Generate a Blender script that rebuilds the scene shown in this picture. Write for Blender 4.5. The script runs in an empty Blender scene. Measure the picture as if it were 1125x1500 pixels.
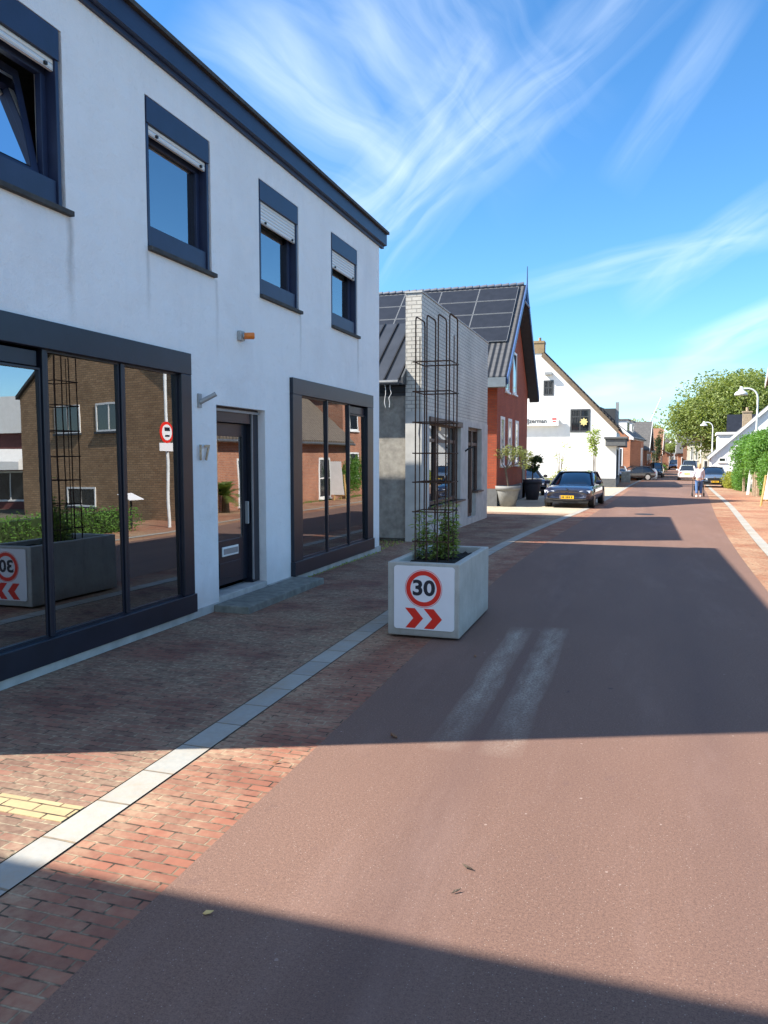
import bpy, math, random
import numpy as np
from mathutils import Vector, Matrix
random.seed(7)
R = math.radians
scene = bpy.context.scene
col = scene.collection

# ------------------------------------------------------------------ camera
cam_d = bpy.data.cameras.new("camera")
cam = bpy.data.objects.new("camera", cam_d); col.objects.link(cam)
cam.location = (0, 0, 1.85)
cam.rotation_euler = (R(90-4.16), 0, R(18.016))
cam_d.sensor_fit = 'VERTICAL'; cam_d.sensor_height = 36; cam_d.lens = 27.05
cam_d.clip_start = 0.05; cam_d.clip_end = 6000
scene.camera = cam
# ------------------------------------------------------------------ light
SUN_AZ, SUN_EL = 22.5, 42.5            # heading the light travels (from +X towards +Y), elevation
sd = Vector((math.cos(R(SUN_AZ))*math.cos(R(SUN_EL)), math.sin(R(SUN_AZ))*math.cos(R(SUN_EL)), -math.sin(R(SUN_EL))))
sl = bpy.data.lights.new("sun", 'SUN'); sl.energy = 4.8; sl.angle = R(0.55); sl.color = (1, .93, .82)
sun = bpy.data.objects.new("sun", sl); col.objects.link(sun)
sun.rotation_euler = sd.to_track_quat('-Z', 'Y').to_euler(); sun.location = (-20, -10, 30)
w = bpy.data.worlds.new("World"); scene.world = w; w.use_nodes = True
def build_world():
    nt = w.node_tree; nt.nodes.clear(); N = nt.nodes.new; L = nt.links.new
    out = N('ShaderNodeOutputWorld'); bg = N('ShaderNodeBackground'); bg.inputs[1].default_value = 0.1
    sky = N('ShaderNodeTexSky'); sky.sky_type = 'NISHITA'; sky.sun_disc = False
    sky.sun_elevation = R(SUN_EL); sky.sun_rotation = math.atan2(-sd.x, -sd.y)
    sky.air_density = 1.0; sky.dust_density = 0.25; sky.ozone_density = 3.0
    hs = N('ShaderNodeHueSaturation'); hs.inputs['Saturation'].default_value = 1.12; hs.inputs['Value'].default_value = 1.0
    tn = N('ShaderNodeMix'); tn.data_type = 'RGBA'; tn.blend_type = 'MULTIPLY'; tn.inputs[0].default_value = 1; tn.inputs[7].default_value = (.74, .93, 1.05, 1)
    L(sky.outputs[0], tn.inputs[6]); L(tn.outputs[2], hs.inputs['Color'])
    tc = N('ShaderNodeTexCoord')
    def vmath(op, a, b=None):
        n = N('ShaderNodeVectorMath'); n.operation = op
        L(a, n.inputs[0])
        if b is not None:
            if isinstance(b, (tuple, list)): n.inputs[1].default_value = b
            else: L(b, n.inputs[1])
        return n
    def m(op, a, b=0.0, clamp=False):
        n = N('ShaderNodeMath'); n.operation = op; n.use_clamp = clamp
        for i, v in enumerate((a, b)):
            if isinstance(v, (int, float)): n.inputs[i].default_value = v
            else: L(v, n.inputs[i])
        return n.outputs[0]
    dirn = vmath('NORMALIZE', tc.outputs['Generated']).outputs[0]
    def dirv(px, py):                    # a heading in the sky given as azimuth from +Y and elevation
        return Vector((math.sin(R(px))*math.cos(R(py)), math.cos(R(px))*math.cos(R(py)), math.sin(R(py))))
    def cirrus(a, b, width, nscale, thr, gain, stretch=7.0, seed=0.0, fade=0.25):
        # a band of wisps along the great arc a -> b
        A, B = dirv(*a), dirv(*b); mid = (A+B).normalized(); along = (B-A).normalized(); half = (B-A).length/2
        across = mid.cross(along).normalized()
        d0 = vmath('SUBTRACT', dirn, tuple(mid)).outputs[0]
        u = vmath('DOT_PRODUCT', d0, tuple(along)).outputs['Value']
        v = vmath('DOT_PRODUCT', d0, tuple(across)).outputs['Value']
        front = m('GREATER_THAN', vmath('DOT_PRODUCT', dirn, tuple(mid)).outputs['Value'], 0.2)
        wn = N('ShaderNodeTexNoise'); wn.inputs['Scale'].default_value = 3.5; wn.inputs['Detail'].default_value = 3
        L(vmath('ADD', dirn, (seed, seed*2, 0)).outputs[0], wn.inputs['Vector'])
        wv = m('MULTIPLY', m('SUBTRACT', wn.outputs[0], .5), width*1.6)
        v2 = m('ADD', v, wv)
        cx = N('ShaderNodeCombineXYZ'); L(u, cx.inputs[0]); L(m('MULTIPLY', v2, stretch), cx.inputs[1]); cx.inputs[2].default_value = seed
        ns = N('ShaderNodeTexNoise'); ns.inputs['Scale'].default_value = nscale; ns.inputs['Detail'].default_value = 7; ns.inputs['Roughness'].default_value = .52
        ns.inputs['Distortion'].default_value = .5
        L(cx.outputs[0], ns.inputs['Vector'])
        wis = m('ADD', m('MULTIPLY', m('SUBTRACT', ns.outputs[0], thr), gain*.75, True), m('MULTIPLY', m('SUBTRACT', wn.outputs[0], .32), .55, True), True)
        ev = m('SUBTRACT', 1.0, m('POWER', m('DIVIDE', m('ABSOLUTE', v2), width), 2.0), True)
        eu = m('SUBTRACT', 1.0, m('POWER', m('DIVIDE', m('ABSOLUTE', u), half*(1+fade)), 3.0), True)
        return m('MULTIPLY', m('MULTIPLY', wis, front), m('MULTIPLY', ev, eu))
    # (azimuth, elevation) in degrees
    bands = [
        cirrus((-22.1, 15), (-10.5, 25), .060, 6.0, .40, 2.6, 5.0, 1.0, .3),
        cirrus((-19, 14.5), (0, 29), .050, 6.0, .42, 1.8, 7.0, 3.1, .3),
        cirrus((-31, 27), (-18, 19), .085, 4.5, .38, 2.2, 4.0, 5.3, .3),
        cirrus((-27, 31), (-14, 24), .10, 5.0, .40, 1.6, 4.0, 15.3, .4),
        cirrus((-17, 31), (-6, 22), .12, 5.0, .44, 1.3, 5.0, 25.3, .4),
        cirrus((-1, 19), (5.5, 27), .030, 6.0, .40, 1.2, 6.0, 7.7, .3),
        cirrus((-7, 11.8), (9, 14.6), .022, 7.0, .34, 1.6, 7.0, 9.1, .3),
        cirrus((0, 11.2), (9, 16.4), .028, 7.0, .38, 1.7, 7.0, 13.1, .3),
        cirrus((-6, 4.6), (6.5, 5.4), .028, 9.0, .28, 2.6, 4.0, 17.7, .3),
        cirrus((3.0, 6.6), (11, 10), .030, 8.0, .32, 2.4, 5.0, 21.7, .3),
    ]
    s = bands[0]
    for b in bands[1:]: s = m('ADD', s, b, True)
    s = m('MULTIPLY', s, .58)
    # a thin veil of unseen cloud added overhead and behind to whiten the fill
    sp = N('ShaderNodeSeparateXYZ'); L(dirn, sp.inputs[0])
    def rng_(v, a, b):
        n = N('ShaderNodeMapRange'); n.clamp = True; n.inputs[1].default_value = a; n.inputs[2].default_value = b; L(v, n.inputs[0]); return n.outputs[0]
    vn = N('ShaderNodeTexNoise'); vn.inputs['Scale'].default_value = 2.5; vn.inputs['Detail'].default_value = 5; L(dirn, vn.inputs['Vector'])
    fill_veil = m('MULTIPLY', m('MAXIMUM', rng_(sp.outputs[2], .76, .95), rng_(m('MULTIPLY', sp.outputs[1], -1.0), .1, .5)), rng_(vn.outputs[0], .25, .6))
    s = m('ADD', s, m('MULTIPLY', fill_veil, .42), True)
    mx = N('ShaderNodeMix'); mx.data_type = 'RGBA'
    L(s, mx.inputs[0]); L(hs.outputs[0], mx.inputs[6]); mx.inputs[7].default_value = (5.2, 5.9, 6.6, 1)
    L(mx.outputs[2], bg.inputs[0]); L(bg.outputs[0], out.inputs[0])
build_world()
vs = scene.view_settings
vs.view_transform = 'Standard'; vs.look = 'None'; vs.gamma = 1; vs.use_curve_mapping = False
vs.exposure = 1.32
scene.cycles.max_bounces = 6

# ------------------------------------------------------------------ helpers
def gz(Y):
    if Y < 12: return 0.0
    if Y < 92: return -0.008*(Y-12)
    return -0.64 - 0.0015*(Y-92)

class MB:
    def __init__(s): s.v = []; s.f = []; s.sm = []
    def add(s, vs, fs, smooth=False):
        b = len(s.v); s.v += [tuple(p) for p in vs]
        s.f += [tuple(i+b for i in f) for f in fs]; s.sm += [smooth]*len(fs)
    def box(s, x0, x1, y0, y1, z0, z1):
        x0, x1 = sorted((x0, x1)); y0, y1 = sorted((y0, y1)); z0, z1 = sorted((z0, z1))
        s.add([(x0,y0,z0),(x1,y0,z0),(x1,y1,z0),(x0,y1,z0),(x0,y0,z1),(x1,y0,z1),(x1,y1,z1),(x0,y1,z1)],
              [(0,3,2,1),(4,5,6,7),(0,1,5,4),(1,2,6,5),(2,3,7,6),(3,0,4,7)])
    def quad(s, a, b, c, d): s.add([a, b, c, d], [(0,1,2,3)])
    def poly(s, pts): s.add(pts, [tuple(range(len(pts)))])
    def prism(s, pts, ext):              # closed polygon (3d points) pushed by the vector ext
        n = len(pts); e = Vector(ext); a = [Vector(p) for p in pts]
        s.add([*a, *[p+e for p in a]], [tuple(range(n-1, -1, -1)), tuple(range(n, 2*n))] + [(i, (i+1) % n, (i+1) % n+n, i+n) for i in range(n)])
    def tube(s, path, r, n=8, cap=True, smooth=True):
        P = [Vector(p) for p in path]; rs = r if isinstance(r, (list, tuple)) else [r]*len(P)
        rings = []; up = None
        for i, p in enumerate(P):
            t = (P[min(i+1, len(P)-1)] - P[max(i-1, 0)]).normalized()
            if up is None:
                up = t.orthogonal().normalized()
            up = (up - t*up.dot(t))
            up = up.normalized() if up.length > 1e-5 else t.orthogonal().normalized()
            sd_ = t.cross(up)
            rings.append([p + (up*math.cos(2*math.pi*k/n) + sd_*math.sin(2*math.pi*k/n))*rs[i] for k in range(n)])
        vs_ = [q for rg in rings for q in rg]
        fs = [(i*n+k, i*n+(k+1) % n, (i+1)*n+(k+1) % n, (i+1)*n+k) for i in range(len(P)-1) for k in range(n)]
        s.add(vs_, fs, smooth)
        if cap:
            s.add(rings[0], [tuple(range(n-1, -1, -1))]); s.add(rings[-1], [tuple(range(n))])
    def lathe(s, prof, c, n=24, smooth=True):   # prof: (radius, z)
        vs_ = [(c[0]+r*math.cos(2*math.pi*k/n), c[1]+r*math.sin(2*math.pi*k/n), c[2]+z) for r, z in prof for k in range(n)]
        fs = [(i*n+k, i*n+(k+1) % n, (i+1)*n+(k+1) % n, (i+1)*n+k) for i in range(len(prof)-1) for k in range(n)]
        s.add(vs_, fs, smooth)
    def disc(s, c, r, axis, th, n=28):    # short cylinder, axis 0/1/2
        o = [(1, 2), (0, 2), (0, 1)][axis]
        def ring(off):
            out = []
            for k in range(n):
                p = list(c); p[axis] += off; p[o[0]] += r*math.cos(2*math.pi*k/n); p[o[1]] += r*math.sin(2*math.pi*k/n); out.append(p)
            return out
        a, b = ring(-th/2), ring(th/2)
        s.add(a+b, [tuple(range(n)), tuple(range(2*n-1, n-1, -1))] + [(k, k+n, (k+1) % n+n, (k+1) % n) for k in range(n)])
    def fbox(s, F, u0, u1, d0, d1, z0, z1):  # box on a face: F=(axis, plane, outward sign); u along, d outward
        ax, p, sg = F
        if ax == 'x': s.box(p+sg*d0, p+sg*d1, u0, u1, z0, z1)
        else: s.box(u0, u1, p+sg*d0, p+sg*d1, z0, z1)
    def fpt(s, F, u, d, z):
        ax, p, sg = F
        return (p+sg*d, u, z) if ax == 'x' else (u, p+sg*d, z)
    def wall(s, F, u0, u1, z0, z1, holes=(), depth=.2):
        us = sorted({u0, u1, *[h[0] for h in holes], *[h[1] for h in holes]}); zs = sorted({z0, z1, *[h[2] for h in holes], *[h[3] for h in holes]})
        us = [u for u in us if u0 <= u <= u1]; zs = [z for z in zs if z0 <= z <= z1]
        for i in range(len(us)-1):
            for j in range(len(zs)-1):
                cu, cz = (us[i]+us[i+1])/2, (zs[j]+zs[j+1])/2
                if any(h[0] < cu < h[1] and h[2] < cz < h[3] for h in holes): continue
                s.quad(s.fpt(F, us[i], 0, zs[j]), s.fpt(F, us[i+1], 0, zs[j]), s.fpt(F, us[i+1], 0, zs[j+1]), s.fpt(F, us[i], 0, zs[j+1]))
        for a, b, c, d in holes:
            for (p, q) in (((a, c), (b, c)), ((b, c), (b, d)), ((b, d), (a, d)), ((a, d), (a, c))):
                s.quad(s.fpt(F, p[0], 0, p[1]), s.fpt(F, q[0], 0, q[1]), s.fpt(F, q[0], -depth, q[1]), s.fpt(F, p[0], -depth, p[1]))
    def leaves(s, c, rad, n, size, shell=.35, flat=1.0, rng=random):
        for _ in range(n):
            while True:
                d = Vector((rng.uniform(-1, 1), rng.uniform(-1, 1), rng.uniform(-1, 1)))
                if shell**2 < d.length_squared < 1: break
            p = Vector((c[0]+d.x*rad[0], c[1]+d.y*rad[1], c[2]+d.z*rad[2]))
            a = Vector((rng.gauss(0, 1), rng.gauss(0, 1), rng.gauss(0, .7)*flat)).normalized()
            b = a.orthogonal().normalized(); b = (Matrix.Rotation(rng.uniform(0, 6.28), 3, a) @ b)
            l = size*rng.uniform(.6, 1.35); wd = l*.5
            nrm = a.cross(b)*l*.12
            s.add([p-a*l*.5, p+b*wd*.5+nrm, p+a*l*.5, p-b*wd*.5+nrm], [(0, 1, 2, 3)])
    def build(s, name, mat, parent=None, bevel=0, recalc=True):
        me = bpy.data.meshes.new(name); off = Vector((0, 0, 0))
        if parent is not None and parent.get('_w'): off = Vector(parent['_w'])
        me.from_pydata([tuple(Vector(p)-off) for p in s.v], [], s.f)
        me.polygons.foreach_set('use_smooth', s.sm)
        me.materials.append(mat); me.update()
        o = bpy.data.objects.new(name, me); col.objects.link(o)
        if parent is not None:
            o.parent = parent
            if parent.get('_w'): o['_w'] = list(parent['_w'])
        if bevel:
            b = o.modifiers.new('bevel', 'BEVEL'); b.width = bevel; b.segments = 2; b.limit_method = 'ANGLE'; b.angle_limit = R(40)
        return o

def tag(o, label, cat, group=None, kind=None):
    o['label'] = label
    if cat: o['category'] = cat
    if group: o['group'] = group
    if kind: o['kind'] = kind
    return o
def thing(name, label, cat, loc=(0, 0, 0), rz=0, group=None, local=False):
    """Empty at the thing's base. local=False: parts are given in world coordinates (no turn)."""
    o = bpy.data.objects.new(name, None); col.objects.link(o); o.location = loc; o.rotation_euler.z = rz
    o.empty_display_size = .2
    tag(o, label, cat, group)
    if not local: o['_w'] = list(loc)
    return o
def copy_tree(o, parent=None):
    c = o.copy(); col.objects.link(c)
    if parent is not None: c.parent = parent
    for ch in [k for k in scene.objects if k.parent == o]: copy_tree(ch, c)
    return c
def struct(name, mb, mat):
    o = mb.build(name, mat); o['kind'] = 'structure'; return o
def text_mesh(name, body, size, mat, parent, loc, rot, extrude=.003, sx=1.0, bold=0.0):
    cu = bpy.data.curves.new(name, 'FONT'); cu.body = body; cu.size = size; cu.extrude = extrude; cu.align_x = 'CENTER'; cu.align_y = 'CENTER'; cu.offset = bold
    cu.resolution_u = 4
    t = bpy.data.objects.new(name+'_tmp', cu); col.objects.link(t)
    dg = bpy.context.evaluated_depsgraph_get(); me = bpy.data.meshes.new_from_object(t.evaluated_get(dg))
    bpy.data.objects.remove(t); me.materials.clear(); me.materials.append(mat)
    o = bpy.data.objects.new(name, me); col.objects.link(o)
    off = Vector(parent['_w']) if parent is not None and parent.get('_w') else Vector((0, 0, 0))
    M = Matrix.Translation(Vector(loc)-off) @ rot.to_4x4() @ Matrix.Diagonal((sx, 1, 1, 1))
    me.transform(M); o.parent = parent
    return o
ROT_NY = Matrix(((1, 0, 0), (0, 0, -1), (0, 1, 0)))       # text facing -Y
ROT_PX = Matrix(((0, 0, 1), (1, 0, 0), (0, 1, 0)))        # text facing +X

# ------------------------------------------------------------------ materials
def newmat(name):
    m_ = bpy.data.materials.new(name); m_.use_nodes = True
    nt = m_.node_tree; b = nt.nodes['Principled BSDF']; return m_, nt, b
def mixrgb(nt, fac, a, b, blend='MIX'):
    n = nt.nodes.new('ShaderNodeMix'); n.data_type = 'RGBA'; n.blend_type = blend
    for i, v in ((0, fac), (6, a), (7, b)):
        if isinstance(v, (int, float)): n.inputs[i].default_value = v
        elif isinstance(v, (tuple, list)): n.inputs[i].default_value = (*v[:3], 1)
        else: nt.links.new(v, n.inputs[i])
    return n.outputs[2]
def nmath(nt, op, a, b=0.0, clamp=False):
    n = nt.nodes.new('ShaderNodeMath'); n.operation = op; n.use_clamp = clamp
    for i, v in enumerate((a, b)):
        if isinstance(v, (int, float)): n.inputs[i].default_value = v
        else: nt.links.new(v, n.inputs[i])
    return n.outputs[0]
def noise(nt, vec, scale, detail=4, rough=.55, scl=None):
    if scl:
        mp = nt.nodes.new('ShaderNodeMapping'); mp.inputs['Scale'].default_value = scl; nt.links.new(vec, mp.inputs[0]); vec = mp.outputs[0]
    n = nt.nodes.new('ShaderNodeTexNoise'); n.inputs['Scale'].default_value = scale; n.inputs['Detail'].default_value = detail
    n.inputs['Roughness'].default_value = rough; nt.links.new(vec, n.inputs['Vector']); return n.outputs[0]
def ramp(nt, v, a, b):
    n = nt.nodes.new('ShaderNodeMapRange'); n.inputs[1].default_value = a; n.inputs[2].default_value = b; n.clamp = True
    nt.links.new(v, n.inputs[0]); return n.outputs[0]
def objc(nt): return nt.nodes.new('ShaderNodeTexCoord').outputs['Object']
def bump(nt, b, h, dist, strength=1.0):
    n = nt.nodes.new('ShaderNodeBump'); n.inputs['Distance'].default_value = dist; n.inputs['Strength'].default_value = strength
    nt.links.new(h, n.inputs['Height']); nt.links.new(n.outputs[0], b.inputs['Normal'])
def plain(name, c, rough=.6, metal=0, var=.12, scale=6, bmp=0, spec=.5, coat=0):
    m_, nt, b = newmat(name); v = objc(nt)
    n = noise(nt, v, scale)
    dark = tuple(x*(1-var) for x in c); lite = tuple(min(1, x*(1+var)) for x in c)
    nt.links.new(mixrgb(nt, ramp(nt, n, .3, .7), dark, lite), b.inputs['Base Color'])
    b.inputs['Roughness'].default_value = rough; b.inputs['Metallic'].default_value = metal
    b.inputs['Specular IOR Level'].default_value = spec; b.inputs['Coat Weight'].default_value = coat
    if bmp: bump(nt, b, noise(nt, v, scale*8), bmp)
    return m_
def wall_uv(nt):
    g = nt.nodes.new('ShaderNodeTexCoord'); sp = nt.nodes.new('ShaderNodeSeparateXYZ'); nt.links.new(g.outputs['Object'], sp.inputs[0])
    ns = nt.nodes.new('ShaderNodeSeparateXYZ'); nt.links.new(g.outputs['Normal'], ns.inputs[0])
    k = nmath(nt, 'GREATER_THAN', nmath(nt, 'ABSOLUTE', ns.outputs[0]), .7)
    u = nmath(nt, 'ADD', nmath(nt, 'MULTIPLY', sp.outputs[1], k), nmath(nt, 'MULTIPLY', sp.outputs[0], nmath(nt, 'SUBTRACT', 1.0, k)))
    c = nt.nodes.new('ShaderNodeCombineXYZ'); nt.links.new(u, c.inputs[0]); nt.links.new(sp.outputs[2], c.inputs[1])
    return c.outputs[0], g.outputs['Object']
def brick(name, c1, c2, mortar, bw=.21, rh=.065, ms=.008, ground=False, rough=.85, dust=None, dust_lo=.55, dust_hi=.75, dust_scale=1.3, bmp=.004, var=.5, dust2=None, row=None, swap=False, edge=None):
    m_, nt, b = newmat(name)
    if ground:
        oc = objc(nt); uv = oc
        if swap:
            mp = nt.nodes.new('ShaderNodeMapping'); mp.inputs['Rotation'].default_value = (0, 0, R(90)); nt.links.new(oc, mp.inputs[0]); uv = mp.outputs[0]
        wob = nt.nodes.new('ShaderNodeTexNoise'); wob.inputs['Scale'].default_value = 1.1; nt.links.new(oc, wob.inputs['Vector'])
        ad = nt.nodes.new('ShaderNodeVectorMath'); ad.operation = 'MULTIPLY_ADD'
        nt.links.new(wob.outputs[1], ad.inputs[0]); ad.inputs[1].default_value = (.03, .03, 0); nt.links.new(uv, ad.inputs[2]); uv = ad.outputs[0]
    else: uv, oc = wall_uv(nt)
    t = nt.nodes.new('ShaderNodeTexBrick'); nt.links.new(uv, t.inputs['Vector'])
    t.inputs['Color1'].default_value = (*c1, 1); t.inputs['Color2'].default_value = (*c2, 1); t.inputs['Mortar'].default_value = (*mortar, 1)
    t.inputs['Scale'].default_value = 1; t.inputs['Mortar Size'].default_value = ms; t.inputs['Mortar Smooth'].default_value = .3
    t.inputs['Brick Width'].default_value = bw; t.inputs['Row Height'].default_value = rh; t.offset = .5 if not row else 0
    c = t.outputs[0]
    big = noise(nt, oc, .9, 5); fine = noise(nt, oc, 22, 4)
    c = mixrgb(nt, ramp(nt, big, .3, .75), c, mixrgb(nt, 1.0, c, (1-var*.6,)*3, 'MULTIPLY'))
    c = mixrgb(nt, nmath(nt, 'MULTIPLY', ramp(nt, fine, .35, .8), .35), c, mixrgb(nt, 1.0, c, (1.5, 1.4, 1.3), 'MULTIPLY'))
    if ground and bw < .25:      # open joints where the sand has washed out
        gap = nmath(nt, 'MULTIPLY', ramp(nt, t.outputs['Fac'], .4, .8), ramp(nt, noise(nt, oc, 9, 3), .50, .58))
    if dust:
        d = noise(nt, oc, dust_scale, 8, .68)
        if edge:      # sand swept up against the channel blocks
            ex = nt.nodes.new('ShaderNodeSeparateXYZ'); nt.links.new(oc, ex.inputs[0])
            d = nmath(nt, 'ADD', d, nmath(nt, 'MULTIPLY', ramp(nt, ex.outputs[0], edge[0]+edge[1], edge[0]), .16) if edge[1] > 0 else nmath(nt, 'MULTIPLY', ramp(nt, ex.outputs[0], edge[0], edge[0]-edge[1]), .14))
        dm = ramp(nt, d, dust_lo, dust_hi)
        # dust settles in joints first
        dj = nmath(nt, 'ADD', nmath(nt, 'MULTIPLY', dm, .75), nmath(nt, 'MULTIPLY', nmath(nt, 'MULTIPLY', t.outputs['Fac'], ramp(nt, d, dust_lo-.2, dust_hi-.15)), .6), True)
        dj = nmath(nt, 'MULTIPLY', dj, ramp(nt, fine, .15, .6))
        c = mixrgb(nt, dj, c, dust)
    if ground and bw < .25: c = mixrgb(nt, nmath(nt, 'MULTIPLY', gap, .8), c, (.02, .015, .012))
    nt.links.new(c, b.inputs['Base Color']); b.inputs['Roughness'].default_value = rough
    b.inputs['Specular IOR Level'].default_value = .3
    h = nmath(nt, 'ADD', nmath(nt, 'MULTIPLY', t.outputs['Fac'], -1.0), nmath(nt, 'MULTIPLY', fine, .5))
    bump(nt, b, h, bmp)
    return m_

def m_render():
    m_, nt, b = newmat('white_render'); v = objc(nt)
    streak = noise(nt, v, 1.0, 8, .72, (1, 2.1, .45)); blot = noise(nt, v, .8, 6, .6); fine = noise(nt, v, 14, 3)
    c = mixrgb(nt, nmath(nt, 'MULTIPLY', ramp(nt, streak, .50, .80), .30), (.86, .86, .86), (.60, .61, .62))
    c = mixrgb(nt, nmath(nt, 'MULTIPLY', ramp(nt, blot, .5, .75), .34), c, (.64, .64, .66))
    c = mixrgb(nt, nmath(nt, 'MULTIPLY', ramp(nt, fine, .62, .8), .18), c, (.45, .42, .38))
    # grime that runs down from the sills and lamp: thin vertical marks
    sp = nt.nodes.new('ShaderNodeSeparateXYZ'); nt.links.new(v, sp.inputs[0])
    def drip(y, z0, z1, wd, colr, k):
        nonlocal c
        wob = nmath(nt, 'MULTIPLY', nmath(nt, 'SUBTRACT', noise(nt, v, 2.5), .5), .12)
        dy = nmath(nt, 'ABSOLUTE', nmath(nt, 'SUBTRACT', nmath(nt, 'ADD', sp.outputs[1], wob), y-WB0[1]))
        a = nmath(nt, 'SUBTRACT', 1.0, nmath(nt, 'DIVIDE', dy, wd), True)
        zz = sp.outputs[2]
        up = ramp(nt, zz, z1+.02, z1-.02); lo = ramp(nt, zz, z0, z0+(z1-z0)*.8)
        f = nmath(nt, 'MULTIPLY', nmath(nt, 'MULTIPLY', a, nmath(nt, 'MULTIPLY', up, lo)), k)
        c = mixrgb(nt, f, c, colr)
    drip(5.7, 2.9, 3.93, .06, (.42, .40, .38), .7); drip(8.2, 2.9, 3.93, .05, (.42, .40, .38), .4); drip(6.85, 3.2, 3.93, .05, (.42, .40, .38), .5)
    drip(9.15, 2.75, 3.28, .07, (.88, .88, .88), .8); drip(7.55, 2.9, 3.6, .10, (.88, .88, .88), .6); drip(10.6, 3.1, 3.93, .05, (.42, .40, .38), .5); drip(13.1, 3.0, 3.93, .06, (.4, .38, .36), .55)
    nt.links.new(c, b.inputs['Base Color']); b.inputs['Roughness'].default_value = .85; b.inputs['Specular IOR Level'].default_value = .25
    base_g = nmath(nt, 'MULTIPLY', ramp(nt, nmath(nt, 'ADD', sp.outputs[2], nmath(nt, 'MULTIPLY', noise(nt, v, 3, 5), .5)), .75, .25), .45)
    c2 = mixrgb(nt, base_g, c, (.45, .43, .40)); nt.links.new(c2, b.inputs['Base Color'])
    bump(nt, b, nmath(nt, 'ADD', noise(nt, v, 45, 4, .7), nmath(nt, 'MULTIPLY', noise(nt, v, 2.2, 3), 5.0)), .012, .8)
    return m_
WB0 = (-4.75, 3.25, 0)
M = {}
M['render'] = m_render()
M['navy'] = plain('navy_paint', (.015, .025, .066), .45, 0, .15, 5, 0.0005, .5)
M['dark_frame'] = plain('dark_blue_black_frame', (.010, .013, .024), .36, 0, .2, 4, 0.0005)
M['sill'] = plain('dark_stone_sill', (.05, .048, .045), .8, 0, .35, 12, .002)
M['zinc'] = plain('weathered_zinc', (.16, .17, .18), .5, .6, .2, 6)
M['white_paint'] = plain('white_paint', (.78, .78, .76), .5, 0, .05, 5)
M['shutter'] = None
def shutter():
    m_, nt, b = newmat('roller_shutter'); v = objc(nt); wv = nt.nodes.new('ShaderNodeTexWave'); wv.bands_direction = 'Z'
    wv.inputs['Scale'].default_value = 7; nt.links.new(v, wv.inputs['Vector'])
    nt.links.new(mixrgb(nt, ramp(nt, wv.outputs[1], 0, .25), (.45, .45, .44), (.80, .80, .78)), b.inputs['Base Color']); b.inputs['Roughness'].default_value = .5
    bump(nt, b, wv.outputs[1], .008); return m_
M['shutter'] = shutter()
def glass(name, ior=2.3, tint=.55, wav=.0):
    m_, nt, b = newmat(name); nt.nodes.remove(b); out = nt.nodes['Material Output']
    fr = nt.nodes.new('ShaderNodeFresnel'); fr.inputs[0].default_value = ior
    g = nt.nodes.new('ShaderNodeBsdfGlossy'); g.inputs['Roughness'].default_value = 0.0; g.inputs['Color'].default_value = (.95, .97, 1, 1)
    t = nt.nodes.new('ShaderNodeBsdfTransparent'); t.inputs[0].default_value = (tint, tint, tint, 1)
    mx = nt.nodes.new('ShaderNodeMixShader'); nt.links.new(fr.outputs[0], mx.inputs[0]); nt.links.new(t.outputs[0], mx.inputs[1]); nt.links.new(g.outputs[0], mx.inputs[2])
    nt.links.new(mx.outputs[0], out.inputs[0])
    bp = nt.nodes.new('ShaderNodeBump'); bp.inputs['Distance'].default_value = wav; nt.links.new(noise(nt, objc(nt), 1.6, 1), bp.inputs['Height']); nt.links.new(bp.outputs[0], g.inputs['Normal'])
    return m_
M['glass'] = glass('window_glass', 4.0, .5, .0005)
M['glass_far'] = glass('small_window_glass', 2.0, .5, .0)
M['interior'] = plain('dark_interior', (.035, .033, .032), .9)
M['blind'] = plain('grey_blind', (.5, .48, .46), .8)
M['curtain'] = plain('pale_curtain', (.4, .4, .4), .9)
def m_conc():
    m_, nt, b = newmat('planter_concrete'); v = objc(nt); sp = nt.nodes.new('ShaderNodeSeparateXYZ'); nt.links.new(v, sp.inputs[0])
    c = mixrgb(nt, ramp(nt, noise(nt, v, 3, 6, .65), .3, .7), (.37, .36, .325), (.48, .47, .43))
    st = ramp(nt, noise(nt, v, 5, 6, .7, (1.6, 1.6, .25)), .52, .72)
    c = mixrgb(nt, nmath(nt, 'MULTIPLY', st, .4), c, (.20, .20, .18))
    splash = nmath(nt, 'MULTIPLY', ramp(nt, nmath(nt, 'ADD', sp.outputs[2], nmath(nt, 'MULTIPLY', noise(nt, v, 8, 5), .25)), .32, .10), .55)
    c = mixrgb(nt, splash, c, (.20, .17, .14))
    pits = nmath(nt, 'GREATER_THAN', noise(nt, v, 70, 2, .5), .70)
    c = mixrgb(nt, nmath(nt, 'MULTIPLY', pits, .6), c, (.14, .14, .13))
    nt.links.new(c, b.inputs['Base Color']); b.inputs['Roughness'].default_value = .85
    bump(nt, b, nmath(nt, 'SUBTRACT', noise(nt, v, 18, 5), pits), .003); return m_
M['concrete'] = m_conc()
M['concrete_l'] = plain('pale_concrete', (.42, .42, .40), .85, 0, .2, 5, .003)
M['step'] = plain('grey_green_stone', (.17, .175, .155), .8, 0, .3, 9, .002)
M['soil'] = plain('potting_soil', (.02, .016, .013), .95, 0, .5, 20, .02)
M['rust'] = plain('rusty_steel', (.075, .038, .022), .75, .3, .5, 30, .0005)
M['orange'] = plain('orange_plastic', (.75, .2, .03), .3)
M['grey_metal'] = plain('grey_metal', (.35, .36, .36), .5, .3)
M['bronze'] = plain('worn_bronze', (.42, .33, .22), .5, .2, .35, 30)
M['black'] = plain('matte_black', (.012, .012, .013), .6)
M['signwhite'] = plain('reflective_white', (.82, .82, .84), .35, 0, .02)
M['signred'] = plain('sign_red', (.78, .03, .018), .35, 0, .04)
M['signblack'] = plain('sign_black', (.015, .018, .03), .4)
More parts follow.
